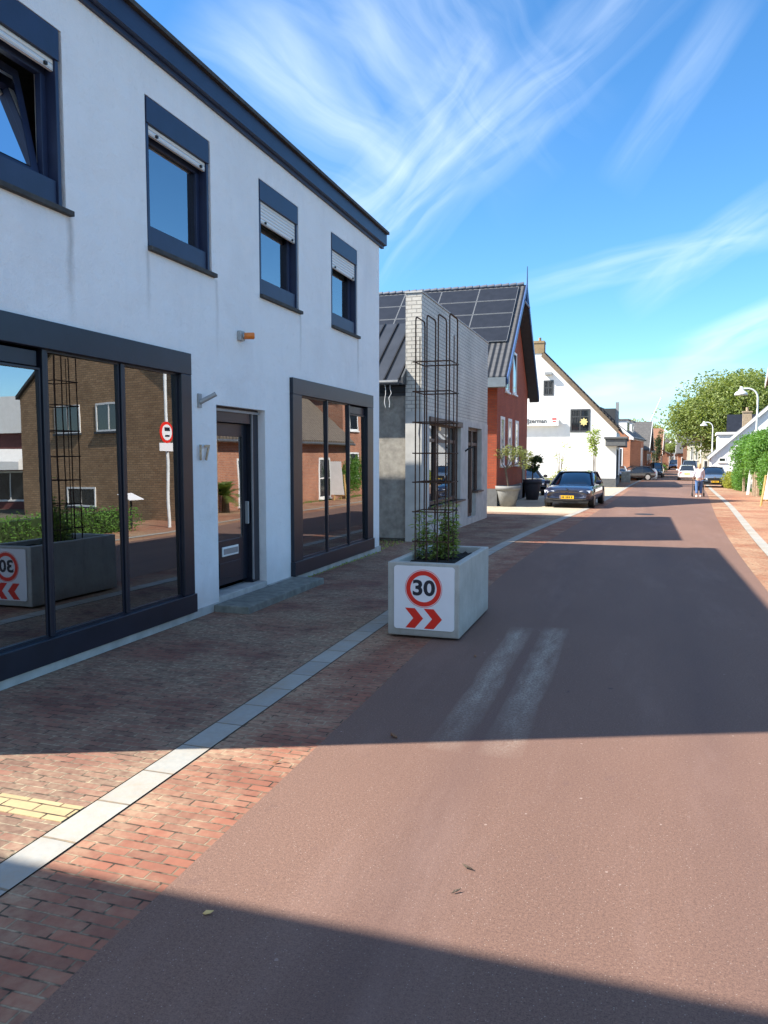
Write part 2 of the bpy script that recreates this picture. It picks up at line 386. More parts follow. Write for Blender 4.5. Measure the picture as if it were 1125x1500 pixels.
M['stucco'] = plain('grey_stucco', (.33, .31, .27), .95, 0, .25, 7, .01)
M['stucco_l'] = plain('pale_grey_plaster', (.48, .47, .44), .9, 0, .15, 3, .003)
M['seam'] = plain('dark_metal_roof', (.06, .065, .075), .42, .5, .15, 2)
M['seam_rib'] = plain('black_seam', (.012, .012, .014), .5)
M['brown_wood'] = plain('brown_painted_wood', (.09, .055, .042), .55, 0, .25, 10)
M['blue_paint'] = plain('blue_bargeboard', (.05, .10, .24), .45, 0, .15)
M['soffit'] = plain('dark_grey_board', (.05, .055, .06), .6)
M['greybox'] = plain('grey_gutter_box', (.16, .19, .21), .5)
M['solar'] = plain('solar_cells', (.012, .013, .018), .38, 0, .3, 3)
M['alu'] = plain('aluminium', (.30, .31, .32), .5, .4)
M['terra'] = plain('ridge_tile', (.08, .09, .12), .5)
M['whitewash'] = plain('whitewashed_wall', (.80, .80, .78), .85, 0, .05, 2, .002)
M['plinth'] = plain('grey_plinth', (.12, .125, .13), .85, 0, .15)
M['cream'] = plain('cream_render', (.62, .58, .48), .85, 0, .08)
M['pot_grey'] = plain('grey_pot', (.2, .205, .2), .7, 0, .12)
M['pot_dark'] = plain('dark_pot', (.035, .037, .05), .6)
M['bark'] = plain('bark', (.12, .09, .065), .9, 0, .35, 14, .01)
M['post'] = plain('weathered_timber', (.36, .28, .19), .9, 0, .3, 10)
M['pine'] = plain('yellow_pine', (.62, .42, .16), .7)
M['lampwhite'] = plain('white_enamel', (.72, .74, .74), .4)
def foliage(name, c1, c2, c3, s=1.2):
    m_, nt, b = newmat(name); v = objc(nt)
    n1 = ramp(nt, noise(nt, v, s, 3), .35, .65); n2 = ramp(nt, noise(nt, v, s*9, 2), .4, .65)
    nt.links.new(mixrgb(nt, nmath(nt, 'MULTIPLY', n2, .6), mixrgb(nt, n1, c1, c2), c3), b.inputs['Base Color'])
    b.inputs['Roughness'].default_value = .55; b.inputs['Specular IOR Level'].default_value = .35
    tr = nt.nodes.new('ShaderNodeBsdfTranslucent'); tr.inputs[0].default_value = (c2[0]*1.6, c2[1]*1.7, c2[2]*.8, 1)
    mx = nt.nodes.new('ShaderNodeMixShader'); mx.inputs[0].default_value = .3
    nt.links.new(b.outputs[0], mx.inputs[1]); nt.links.new(tr.outputs[0], mx.inputs[2]); nt.links.new(mx.outputs[0], nt.nodes['Material Output'].inputs[0])
    return m_
M['leaf_tree'] = foliage('tree_leaves', (.17, .22, .06), (.27, .31, .10), (.10, .14, .04), .35)
M['leaf_hedge'] = foliage('hedge_leaves', (.09, .20, .035), (.15, .30, .06), (.045, .11, .025))
M['leaf_yellow'] = foliage('yellow_hedge_leaves', (.22, .24, .03), (.32, .32, .05), (.10, .13, .02))
M['leaf_olive'] = foliage('olive_leaves', (.22, .25, .09), (.3, .32, .14), (.11, .14, .05), 3)
M['leaf_dark'] = foliage('dark_leaves', (.035, .065, .025), (.06, .10, .035), (.02, .04, .015), 3)
M['leaf_vine'] = foliage('vine_leaves', (.25, .33, .08), (.38, .44, .15), (.13, .19, .055), 5)
M['leaf_rust'] = foliage('brown_flowers', (.2, .07, .03), (.28, .10, .05), (.1, .05, .02), 3)
M['leaf_palm'] = foliage('palm_leaves', (.09, .14, .04), (.15, .2, .05), (.05, .08, .02), 3)

M['brick_red'] = brick('red_brick', (.42, .085, .035), (.34, .065, .03), (.20, .09, .06), rough=.8)
M['brick_orange'] = brick('orange_brick', (.50, .20, .10), (.42, .16, .08), (.3, .2, .15))
M['brick_brown'] = brick('brown_brick', (.46, .30, .17), (.34, .21, .115), (.22, .16, .11), rh=.075)
M['brick_opp'] = brick('old_red_brick', (.48, .21, .12), (.38, .15, .09), (.42, .34, .27))
M['brick_white'] = brick('white_glazed_brick', (.62, .60, .54), (.56, .54, .49), (.36, .35, .32), bw=.22, rh=.085, ms=.010, rough=.6, bmp=.006, dust=(.2, .19, .17), dust_lo=.60, dust_hi=.85, dust_scale=.9)
M['brick_far'] = brick('far_brick', (.36, .16, .09), (.28, .12, .07), (.25, .18, .14))
M['walk'] = brick('pavement_bricks', (.24, .105, .075), (.14, .068, .052), (.05, .04, .035), bw=.20, rh=.068, ms=.0055, ground=True, dust=(.42, .34, .23), dust_lo=.39, dust_hi=.70, dust_scale=.9, var=.5, edge=(-2.95, -.35))
M['gutter'] = brick('red_gutter_bricks', (.31, .125, .08), (.215, .092, .063), (.10, .065, .045), bw=.20, rh=.068, ms=.0055, ground=True, dust=(.42, .32, .21), dust_lo=.44, dust_hi=.76, dust_scale=1.5, edge=(-2.44, .22), var=.4)
M['gutter_r'] = brick('sandy_red_bricks', (.33, .13, .07), (.27, .11, .06), (.12, .07, .05), bw=.21, rh=.078, ms=.006, ground=True, dust=(.46, .36, .23), dust_lo=.38, dust_hi=.7, dust_scale=.6)
M['drive'] = brick('beige_paving', (.48, .42, .31), (.42, .36, .27), (.2, .17, .13), bw=.3, rh=.3, ms=.008, ground=True, dust=(.5, .44, .33), dust_lo=.4, dust_hi=.7)
M['walk_r'] = brick('sunny_path_bricks', (.38, .17, .10), (.32, .14, .085), (.15, .10, .07), bw=.21, rh=.078, ms=.006, ground=True, dust=(.48, .38, .24), dust_lo=.42, dust_hi=.7, dust_scale=.35)
M['strip'] = brick('pale_channel_blocks', (.37, .365, .335), (.31, .315, .30), (.12, .11, .10), bw=8.13, rh=.42, ms=.008, ground=True, row=True, dust=(.30, .23, .15), dust_lo=.44, dust_hi=.70, dust_scale=1.9, var=.2)
M['yellow'] = brick('yellow_clinkers', (.50, .40, .22), (.42, .33, .18), (.15, .1, .06), bw=.21, rh=.085, ms=.006, ground=True, dust=(.5, .4, .25))
def m_road():
    m_, nt, b = newmat('red_asphalt'); v = objc(nt)
    fine = noise(nt, v, 160, 2, .7); mid = noise(nt, v, 7, 5); big = noise(nt, v, .35, 5, .6, (1, .35, 1))
    vor = nt.nodes.new('ShaderNodeTexVoronoi'); vor.inputs['Scale'].default_value = 120; nt.links.new(v, vor.inputs['Vector'])
    c = mixrgb(nt, ramp(nt, big, .35, .7), (.158, .092, .069), (.200, .118, .088))
    c = mixrgb(nt, nmath(nt, 'MULTIPLY', ramp(nt, nmath(nt, 'ADD', nmath(nt, 'MULTIPLY', fine, .55), nmath(nt, 'MULTIPLY', noise(nt, v, 70, 3, .8), .45)), .36, .64), .95), mixrgb(nt, 1.0, c, (.58, .58, .60), 'MULTIPLY'), mixrgb(nt, 1.0, c, (1.42, 1.40, 1.36), 'MULTIPLY'))
    sp = nt.nodes.new('ShaderNodeSeparateColor'); nt.links.new(vor.outputs['Color'], sp.inputs[0])
    chip = nmath(nt, 'MULTIPLY', nmath(nt, 'GREATER_THAN', sp.outputs[0], .93), nmath(nt, 'LESS_THAN', vor.outputs['Distance'], .28))
    c = mixrgb(nt, nmath(nt, 'MULTIPLY', chip, .55), c, (.45, .36, .30))
    v2 = nt.nodes.new('ShaderNodeTexVoronoi'); v2.inputs['Scale'].default_value = 11; nt.links.new(v, v2.inputs['Vector'])
    s2 = nt.nodes.new('ShaderNodeSeparateColor'); nt.links.new(v2.outputs['Color'], s2.inputs[0])
    spot = nmath(nt, 'MULTIPLY', nmath(nt, 'GREATER_THAN', s2.outputs[1], .93), nmath(nt, 'LESS_THAN', nmath(nt, 'ADD', v2.outputs['Distance'], nmath(nt, 'MULTIPLY', noise(nt, v, 90, 2), .12)), .15))
    c = mixrgb(nt, nmath(nt, 'MULTIPLY', spot, .55), c, (.42, .32, .27))
    c = mixrgb(nt, nmath(nt, 'MULTIPLY', ramp(nt, mid, .62, .8), .3), c, (.10, .06, .06))
    xyz = nt.nodes.new('ShaderNodeSeparateXYZ'); nt.links.new(v, xyz.inputs[0]); X, Y = xyz.outputs[0], xyz.outputs[1]
    # two pale scuffs of dried sand left by a planter dragged over the road
    for x0, y0, y1, wd in ((-1.11, 4.6, 8.3, .13), (-.76, 4.6, 8.4, .14)):
        wob = nmath(nt, 'MULTIPLY', nmath(nt, 'SUBTRACT', noise(nt, v, 1.2), .5), .10)
        dx = nmath(nt, 'ABSOLUTE', nmath(nt, 'SUBTRACT', nmath(nt, 'ADD', X, wob), x0))
        f = nmath(nt, 'SUBTRACT', 1.0, nmath(nt, 'DIVIDE', dx, wd), True)
        f = nmath(nt, 'MULTIPLY', f, nmath(nt, 'MULTIPLY', ramp(nt, Y, y0, y0+1.2), ramp(nt, Y, y1, y1-.35)))
        f = nmath(nt, 'MULTIPLY', nmath(nt, 'POWER', f, .55), ramp(nt, noise(nt, v, 5, 5, .6, (2.2, .5, 1)), .22, .62))
        f = nmath(nt, 'MULTIPLY', nmath(nt, 'MULTIPLY', nmath(nt, 'POWER', f, 1.0), 1.05), nmath(nt, 'ADD', .12, nmath(nt, 'MULTIPLY', ramp(nt, noise(nt, v, 48, 4, .9), .42, .60), .88)))
        c = mixrgb(nt, nmath(nt, 'MULTIPLY', f, .85), c, (.52, .46, .37))
    for xc, wd_, k_ in ((-.95, .33, .22), (.55, .35, .25)):
        wob = nmath(nt, 'MULTIPLY', nmath(nt, 'SUBTRACT', noise(nt, v, .25), .5), .5)
        f = nmath(nt, 'SUBTRACT', 1.0, nmath(nt, 'DIVIDE', nmath(nt, 'ABSOLUTE', nmath(nt, 'SUBTRACT', nmath(nt, 'ADD', X, wob), xc)), wd_), True)
        c = mixrgb(nt, nmath(nt, 'MULTIPLY', nmath(nt, 'MULTIPLY', f, ramp(nt, noise(nt, v, .9, 4, .6, (1, .2, 1)), .35, .6)), k_*1.6), c, (.105, .062, .054))
    pat = ramp(nt, noise(nt, v, 2.4, 7, .75), .63, .70)
    c = mixrgb(nt, nmath(nt, 'MULTIPLY', pat, .30), c, (.10, .06, .052))
    oil = nmath(nt, 'MULTIPLY', ramp(nt, noise(nt, v, 5.0, 3, .5), .73, .76), .7)
    c = mixrgb(nt, oil, c, (.06, .042, .040))
    # faint tyre tracks and dust near the edges
    d = nmath(nt, 'MULTIPLY', ramp(nt, noise(nt, v, .8, 7, .7, (1.6, .3, 1)), .52, .78), .35)
    c = mixrgb(nt, d, c, (.30, .20, .17))
    nt.links.new(c, b.inputs['Base Color']); b.inputs['Roughness'].default_value = .8; b.inputs['Specular IOR Level'].default_value = .35
    bump(nt, b, nmath(nt, 'ADD', fine, nmath(nt, 'MULTIPLY', vor.outputs['Distance'], .3)), .0018)
    return m_
M['road'] = m_road()
M['ground'] = plain('sandy_soil', (.10, .09, .06), .95, 0, .35, .8, .01)
def tile_mat(name, c, axis='X', s=4.2):
    m_, nt, b = newmat(name); v = objc(nt)
    wx = nt.nodes.new('ShaderNodeTexWave'); wx.bands_direction = axis; wx.inputs['Scale'].default_value = s/math.pi*1.0; nt.links.new(v, wx.inputs['Vector'])
    wz = nt.nodes.new('ShaderNodeTexWave'); wz.bands_direction = 'Z'; wz.wave_profile = 'SAW'; wz.inputs['Scale'].default_value = 1.6; nt.links.new(v, wz.inputs['Vector'])
    n = noise(nt, v, 5)
    c0 = mixrgb(nt, ramp(nt, n, .3, .7), tuple(x*.75 for x in c), tuple(x*1.25 for x in c))
    c0 = mixrgb(nt, nmath(nt, 'MULTIPLY', ramp(nt, wz.outputs[1], .85, 1), .6), c0, tuple(x*.4 for x in c))
    nt.links.new(c0, b.inputs['Base Color']); b.inputs['Roughness'].default_value = .55
    bump(nt, b, nmath(nt, 'ADD', wx.outputs[1], nmath(nt, 'MULTIPLY', wz.outputs[1], .6)), .05); return m_
M['tile_dark'] = tile_mat('anthracite_tiles', (.035, .037, .043), 'X')
M['tile_brown'] = tile_mat('brown_pantiles', (.15, .12, .09), 'Y')
M['tile_grey'] = tile_mat('grey_tiles', (.10, .095, .09), 'Y')
M['tile_orange'] = tile_mat('orange_tiles', (.28, .14, .08), 'Y')

# ------------------------------------------------------------------ ground and street
def smooth_poly(pts):
    ys = np.arange(-40, 420, 1.0); xs = np.interp(ys, [p[1] for p in pts], [p[0] for p in pts])
    for _ in range(3):
        k = np.ones(7)/7; pad = np.pad(xs, 3, mode='edge'); pad[:3] = xs[0]-(xs[1]-xs[0])*np.array([3, 2, 1]); pad[-3:] = xs[-1]; xs = np.convolve(pad, k, 'valid')
    return lambda Y: float(np.interp(Y, ys, xs))
RL = smooth_poly([(-1.80, -40), (-1.85, 2), (-1.92, 7), (-1.98, 12), (-1.88, 16.5), (-1.50, 23), (-.86, 37), (.05, 60), (1.35, 88), (2.8, 112), (5.4, 150), (9.0, 200), (26, 400)])
RR = smooth_poly([(1.45, -40), (1.55, 2), (1.73, 11), (1.87, 15), (2.43, 25.4), (3.84, 45.3), (4.7, 60), (6.2, 94), (9, 150), (13, 200), (32, 400)])
SL0 = smooth_poly([(-2.62, -40), (-2.66, 3), (-2.78, 6), (-2.80, 9), (-2.84, 16), (-2.50, 21.5), (-1.93, 28), (-1.42, 37), (-.5, 60), (.8, 88), (2.2, 112), (4.8, 150), (8.4, 200), (25, 400)])
SL1 = lambda Y: SL0(Y) + float(np.interp(Y, [0, 6, 20, 30], [.19, .205, .23, .22]))
SR0 = smooth_poly([(1.9, -40), (2.0, 6), (2.38, 16), (3.68, 34.6), (4.62, 53), (5.4, 66), (7.0, 94), (9.8, 150), (13.8, 200), (33, 400)])
SR1 = lambda Y: SR0(Y)+.21
YS = list(range(-40, 60, 1)) + list(range(60, 401, 5))
def sheet(name, fa, fb, mat, dz=0, y0=-40, y1=400, nx=1):
    mb = MB(); ys = [y0]+[y for y in YS if y0 < y < y1]+[y1]
    for i, Y in enumerate(ys):
        a, b = fa(Y), fb(Y)
        for k in range(nx+1): mb.v.append((a+(b-a)*k/nx, Y, gz(Y)+dz))
    for i in range(len(ys)-1):
        for k in range(nx):
            p = i*(nx+1)+k; mb.f.append((p, p+1, p+nx+2, p+nx+1)); mb.sm.append(False)
    return struct(name, mb, mat)
sheet('road', RL, RR, M['road'])
sheet('brick_gutter', SL1, RL, M['gutter'], -.003)
sheet('kerb_strip', SL0, SL1, M['strip'], .004)
sheet('pavement', lambda Y: -40, lambda Y: SL0(Y)-.014, M['walk'], 0, -40, 27)
sheet('driveway', lambda Y: -40, lambda Y: SL0(Y)-.014, M['drive'], 0, 27, 57)
sheet('pavement_far', lambda Y: -40, lambda Y: SL0(Y)-.014, M['gutter_r'], 0, 57, 400)
sheet('brick_gutter_opposite', RR, SR0, M['gutter_r'], -.003)
sheet('kerb_strip_opposite', SR0, SR1, M['strip'], .004)
sheet('path_opposite', SR1, lambda Y: SR1(Y)+3.2-min(1.2, max(0, (Y-20)*.08)), M['walk_r'], 0)
g_ = MB(); YG = [-800, -40] + list(range(-30, 420, 10)) + [1000, 3500]
for i, Y in enumerate(YG):
    z = gz(max(0, Y))-.035
    for X in (-3000, -60, 60, 3000): g_.v.append((X, Y, z))
for i in range(len(YG)-1):
    for k in range(3): p = i*4+k; g_.f.append((p, p+1, p+5, p+4)); g_.sm.append(False)
struct('ground', g_, M['ground'])
mb = MB(); mb.box(-4.74, SL0(3.2)-.016, 3.08, 3.255, -.05, .004); struct('yellow_paving_row', mb, M['yellow'])

# ------------------------------------------------------------------ the white building on the left
X0 = -4.75; F = ('x', X0, 1); Y0, Y1 = 3.25, 14.3; HT = 5.92
wb = thing('white_house', 'white rendered two-storey house with navy window frames, number 17 by its door', 'house', WB0)
upw = [(4.38, 5.67), (6.85, 8.10), (9.31, 10.56), (11.83, 13.07)]
holes = [(a, b, 3.98, 5.47) for a, b in upw] + [(4.02, 7.42, .20, 2.88), (8.15, 9.42, .10, 2.46), (10.3, 13.7, .20, 2.88)]
b_ = MB(); b_.wall(F, Y0, Y1, .09, HT, holes, .3)
b_.quad((X0, Y0, .0), (X0-9, Y0, .0), (X0-9, Y0, HT), (X0, Y0, HT))
b_.quad((X0, Y1, -.1), (X0-9, Y1, -.1), (X0-9, Y1, HT), (X0, Y1, HT))
b_.quad((X0-9, Y0, -.1), (X0-9, Y1, -.1), (X0-9, Y1, HT), (X0-9, Y0, HT))
wall = b_.build('wall', M['render'], wb)
b_ = MB(); b_.box(X0-9, X0-.3, Y0+.02, Y1-.02, HT-.12, HT-.02); b_.build('roof', M['sill'], wb)
b_ = MB(); b_.box(X0-.32, X0-.35, Y0+.05, 4.0, 0, 3); b_.quad((X0-3, Y0+.02, 0), (X0-3, Y1-.02, 0), (X0-3, Y1-.02, HT-.2), (X0-3, Y0+.02, HT-.2)); b_.quad((X0-3, Y0+.02, .05), (X0, Y0+.02, .05), (X0, Y1-.02, .05), (X0-3, Y1-.02, .05)); b_.quad((X0-3, Y0+.02, 3.2), (X0-.3, Y0+.02, 3.2), (X0-.3, Y1-.02, 3.2), (X0-3, Y1-.02, 3.2))
b_.build('interior', M['interior'], wb)
b_ = MB()
for a, b in ((Y0-.01, 8.13), (9.45, Y1+.015)): b_.box(X0-.1, X0+.025, a, b, -.1, .088)
b_.build('plinth', M['concrete_l'], wb)
# cornice
prof = [(-.02, 5.85), (.04, 5.85), (.04, 5.89), (.10, 5.90), (.10, 6.105), (-.02, 6.105)]
b_ = MB(); b_.prism([(X0+d, Y0-.15, z) for d, z in prof], (0, Y1-Y0+.33, 0))
b_.prism([(X0+.0, Y1+.0+d, z) for d, z in prof], (-9, 0, 0))
b_.build('cornice', M['navy'], wb)
b_ = MB(); b_.box(X0-.3, X0+.15, Y0-.2, Y1+.19, 6.108, 6.155); b_.build('cornice_cap', M['sill'], wb)

for i, (a, b) in enumerate(upw):
    z0, z1 = 3.98, 5.47
    fr = MB()
    fr.fbox(F, a+.012, b-.045, -.06, .012, 5.20, z1-.015)      # shutter box
    fr.fbox(F, a+.012, a+.055, -.17, .0, z0+.01, 5.198)
    fr.fbox(F, b-.085, b-.045, -.17, .0, z0+.01, 5.198)
    fr.fbox(F, a+.056, b-.086, -.14, -.02, z0+.01, z0+.22)
    fr.fbox(F, a+.056, b-.086, -.17, -.11, 5.08, 5.198)
    fr.fbox(F, b-.15, b-.086, -.16, -.10, z0+.22, 5.08)
    win = fr.build('window', M['navy'], wb, .004)
    s_ = MB(); s_.fbox(F, a-.0, b+.05, -.2, .05, z0-.045, z0+.0); s_.build('sill', M['sill'], win, .004)
    drop = [.09, .09, .27, .27][i]
    s_ = MB(); s_.fbox(F, a+.058, b-.088, -.05, -.02, 5.198-drop, 5.198); s_.build('roller_shutter', M['shutter'], win)
    for uu in (a+.2, b-.2): s_ = MB(); s_.fbox(F, uu, uu+.03, -.02, -.0, 5.198-drop+.01, 5.198-drop+.035); s_.build('shutter_stop', M['black'], win)
    if i == 0:   # tilted open: the sash leans inward at its top
        for nm, mt, parts in (('sash', M['navy'], [((a+.06, a+.15), None), ((b-.25, b-.25), None), (None, 0), (None, 1)]), ('pane', M['glass'], 'pane')):
            s_ = MB()
            zb, zt = z0+.22, 5.12; off = .20
            def P_(u, t, d=0): return (X0-.12-off*t-d, u, zb+(zt-zb)*t)
            def slab(u0, u1, t0, t1, th):
                s_.prism([P_(u0, t0), P_(u1, t0), P_(u1, t1), P_(u0, t1)], (-th, 0, 0))
            if parts == 'pane': slab(a+.14, b-.24, .09, .91, .01)
            else:
                slab(a+.06, a+.15, 0, 1, .06); slab(b-.25, b-.16, 0, 1, .06); slab(a+.15, b-.25, 0, .08, .06); slab(a+.15, b-.25, .92, 1, .06)
            s_.build(nm, mt, win)
        s_ = MB(); s_.fbox(F, b-.14, b-.087, -.165, -.135, z0+.24, 5.07); s_.build('inner_frame', M['white_paint'], win)
    else:
        s_ = MB(); s_.fbox(F, a+.056, b-.15, -.14, -.13, z0+.2, 5.09); s_.build('pane', M['glass'], win)
    s_ = MB(); s_.fbox(F, a+.02, b-.02, -.9, -.86, z0, z1); s_.build('curtain', M['interior'], win)

def slant_pane(a, b, z0, z1, d):
    # the old panes sit a degree or so out of true in their rebates
    k, kz = math.tan(R(1.5+random.uniform(-.06, .06))), math.tan(R(.4)); q = MB(); yc, zc = (a+b)/2, (z0+z1)/2
    q.prism([(X0+d+(y-yc)*k-(z-zc)*kz, y, z) for y, z in ((a, z0), (b, z0), (b, z1), (a, z1))], (.008, 0, 0)); return q
def shopwin(Ya, Yb, za, zb, side, mull, vents, topw=.235, botw=.21):
    fr = MB(); d1 = .055
    fr.fbox(F, Ya, Yb, -.02, d1, zb-topw, zb)                 # head
    fr.fbox(F, Ya-.01, Yb+.01, -.02, d1+.02, za, za+botw)      # bottom board
    for (p, q) in side: fr.fbox(F, p, q, -.02, d1-.003, za+botw, zb-topw)
    for mu in mull: fr.fbox(F, mu-.026, mu+.026, -.06, .022, za+botw, zb-topw)
    win = fr.build('shop_window', M['dark_frame'], wb, .006)
    e0, e1 = side[0][1], side[-1][0]
    cuts = [e0, *mull, e1]
    for i in range(len(cuts)-1):
        a, b = cuts[i]+(.036 if i else 0), cuts[i+1]-(.036 if i < len(cuts)-2 else 0)
        top = zb-topw
        if i in vents:
            v_ = MB(); v_.fbox(F, a+.02, b-.02, -.07, -.01, top-.15, top-.02); v_.build('air_vent', M['dark_frame'], win, .005); top -= .16
        slant_pane(a, b, za+botw, top, -.030).build('pane', M['glass'], win)
        r_ = MB(); r_.fbox(F, a, a+.018, -.02, .005, za+botw, top); r_.fbox(F, b-.018, b, -.02, .005, za+botw, top); r_.fbox(F, a+.018, b-.018, -.02, .005, za+botw, za+botw+.022); r_.fbox(F, a+.018, b-.018, -.02, .005, top-.018, top)
        r_.build('bead', M['dark_frame'], win)
    bl = MB(); z = za+.25
    while z < zb-.3:
        bl.add([(X0-.35, e0, z), (X0-.35, e1, z), (X0-.372, e1, z+.032), (X0-.372, e0, z+.032)], [(0, 1, 2, 3)]); z += .042
    bl.build('blind', M['blind'], win)
shopwin(3.92, 7.54, .09, 2.98, [(3.92, 4.18), (7.34, 7.54)], [5.33, 6.37], [0])
shopwin(10.21, 13.80, .09, 2.98, [(10.21, 10.53), (13.48, 13.80)], [11.60, 12.60], [2])
# door
d_ = MB()
for (a, b, c, d) in ((8.16, 8.24, .16, 2.45), (9.22, 9.41, .16, 2.45)): d_.fbox(F, a, b, -.27, -.10, c, d)
d_.fbox(F, 8.24, 9.22, -.27, -.10, 2.27, 2.45)
for (a, b, c, d) in ((8.245, 8.36, .22, 2.265), (9.09, 9.215, .22, 2.265), (8.36, 9.09, 2.10, 2.265), (8.36, 9.09, .22, .78)): d_.fbox(F, a, b, -.23, -.17, c, d)
d_.fbox(F, 8.45, 9.0, -.172, -.162, .30, .50)
door = d_.build('door', M['dark_frame'], wb, .004)
slant_pane(8.36, 9.09, .78, 2.10, -.20).build('pane', M['glass'], door)
b_ = MB(); b_.fbox(F, 8.52, 8.93, -.17, -.155, .58, .70); b_.build('letter_slot', M['white_paint'], door, .004)
b_ = MB(); b_.fbox(F, 8.545, 8.905, -.155, -.150, .605, .675); b_.build('letter_flap', M['alu'], door)
b_ = MB(); b_.fbox(F, 9.14, 9.17, -.17, -.12, .95, 1.25); b_.build('handle', M['grey_metal'], door, .006)
b_ = MB(); b_.fbox(F, 8.2, 9.41, -.1, -.075, 2.40, 2.43); b_.fbox(F, 9.2, 9.22, -.1, -.08, .2, 2.40); b_.build('weather_strip', M['alu'], door)
b_ = MB(); b_.fbox(F, 8.15, 9.42, -.28, .01, .0, .15); b_.build('threshold', M['concrete_l'], wb, .01)
b_ = MB(); b_.box(X0+.03, -4.26, 7.98, 10.28, -.02, .085); tag(b_.build('door_step', M['step'], None, .01), 'flat grey green stone slab lying before the glazed front door', 'step')
# wall lamp, flag holder, numbers
lt = thing('wall_lamp', 'orange cylindrical lamp on a grey bracket above the front door', 'lamp', (X0, 8.75, 3.35))
b_ = MB(); b_.box(X0+.003, X0+.05, 8.68, 8.80, 3.29, 3.41); b_.tube([(X0+.04, 8.73, 3.35), (X0+.06, 8.768, 3.352)], .03, 10); b_.build('bracket', M['grey_metal'], lt, .006)
b_ = MB(); b_.tube([(X0+.055, 8.765, 3.352), (X0+.065, 8.77, 3.352), (X0+.165, 8.81, 3.355), (X0+.175, 8.815, 3.355)], [.034, .042, .042, .03], 16); b_.build('lamp_shade', M['orange'], lt)
fh = MB(); fh.box(X0+.003, X0+.02, 7.73, 7.80, 2.40, 2.56); fh.tube([(X0+.01, 7.77, 2.46), (X0+.17, 7.86, 2.56)], .028, 10)
tag(fh.build('flag_holder', M['grey_metal']), 'small grey metal flag pole holder above the house number', 'bracket')
for ch, yy in (('1', 7.73), ('7', 7.87)):
    t_ = text_mesh('house_numeral', ch, .25, M['bronze'], None, (X0+.035, yy, 1.88), ROT_PX, .007, .9, .004)
    tag(t_, 'bronze house number %s on the white wall left of the door' % ('one' if ch == '1' else 'seven'), 'numeral')

# ------------------------------------------------------------------ concrete planter with speed sign and trellis
px0, px1, py0, py1, ph = -2.38, -1.63, 7.44, 9.04, .775
pl = thing('concrete_planter', 'square concrete planter at the road edge with a 30 sign on its front', 'planter', (-2.0, 8.24, 0))
b_ = MB(); z0 = .022; t = .075
for (a, b, c, d) in ((px0, px1, py0, py0+t), (px0, px1, py1-t, py1)): b_.box(a, b, c, d, z0, ph)
b_ = MB()
vo = [(px0, py0), (px1, py0), (px1, py1), (px0, py1)]; vi = [(px0+t, py0+t), (px1-t, py0+t), (px1-t, py1-t), (px0+t, py1-t)]
b_.add([(x, y, z0) for x, y in vo]+[(x, y, ph) for x, y in vo]+[(x, y, ph) for x, y in vi]+[(x, y, .5) for x, y in vi],
       [(3, 2, 1, 0)]+[(i, (i+1) % 4, (i+1) % 4+4, i+4) for i in range(4)]+[(i+4, (i+1) % 4+4, (i+1) % 4+8, i+8) for i in range(4)]+[(i+8, (i+1) % 4+8, (i+1) % 4+12, i+12) for i in range(4)]+[(12, 13, 14, 15)])
b_.build('box', M['concrete'], pl, .012)
for fy in (7.62, 8.70):
    b_ = MB(); b_.box(px0+.06, px1-.03, fy, fy+.16, 0, z0); b_.build('foot', M['sill'], pl)
b_ = MB()
n = 16; L_, W_ = py1-py0-2*t, px1-px0-2*t
for i in range(n+1):
    for j in range(n+1):
        b_.v.append((px0+t+W_*i/n, py0+t+L_*j/n, ph-.075+random.uniform(-.012, .02)))
for i in range(n):
    for j in range(n): p = i*(n+1)+j; b_.f.append((p, p+n+1, p+n+2, p+1)); b_.sm.append(False)
b_.build('soil', M['soil'], pl)
# sign plate (rounded)
def rrect(x0, x1, z0, z1, r, y, n=5):
    out = []
    for cx, cz, a0 in ((x1-r, z0+r, -90), (x1-r, z1-r, 0), (x0+r, z1-r, 90), (x0+r, z0+r, 180)):
        for k in range(n+1):
            a = R(a0+90*k/n); out.append((cx+r*math.cos(a), y, cz+r*math.sin(a)))
    return out
sx0, sx1, sz0, sz1 = px0+.072, px0+.70, .095, .742; ys_ = py0-.012
b_ = MB(); b_.prism(rrect(sx0, sx1, sz0, sz1, .03, ys_), (0, .012, 0)); sg = b_.build('sign_plate', M['signwhite'], pl)
cx_, cz_ = px0+.383, .515
def ring(r0, r1, y, mat, name, nn=56):
    q = MB()
    for k in range(nn):
        a, b = 2*math.pi*k/nn, 2*math.pi*(k+1)/nn
        q.prism([(cx_+r0*math.cos(a), y, cz_+r0*math.sin(a)), (cx_+r1*math.cos(a), y, cz_+r1*math.sin(a)), (cx_+r1*math.cos(b), y, cz_+r1*math.sin(b)), (cx_+r0*math.cos(b), y, cz_+r0*math.sin(b))], (0, .0015, 0))
    return q.build(name, mat, sg)
ring(.137, .182, ys_-.0018, M['signred'], 'red_ring'); ring(.189, .1935, ys_-.0018, M['signred'], 'ring_edge')
text_mesh('numeral', '30', .214, M['signblack'], sg, (cx_, ys_-.002, cz_), ROT_NY, .001, 1.12, .0065)
for dx in (0, .196):
    q = MB(); ax = px0+.190+dx
    q.prism([(ax, ys_-.0018, .312), (ax+.103, ys_-.0018, .312), (ax+.19, ys_-.0018, .21), (ax+.103, ys_-.0018, .108), (ax+.003, ys_-.0018, .108), (ax+.087, ys_-.0018, .21)], (0, .0015, 0))
    q.build('red_chevron', M['signred'], sg)
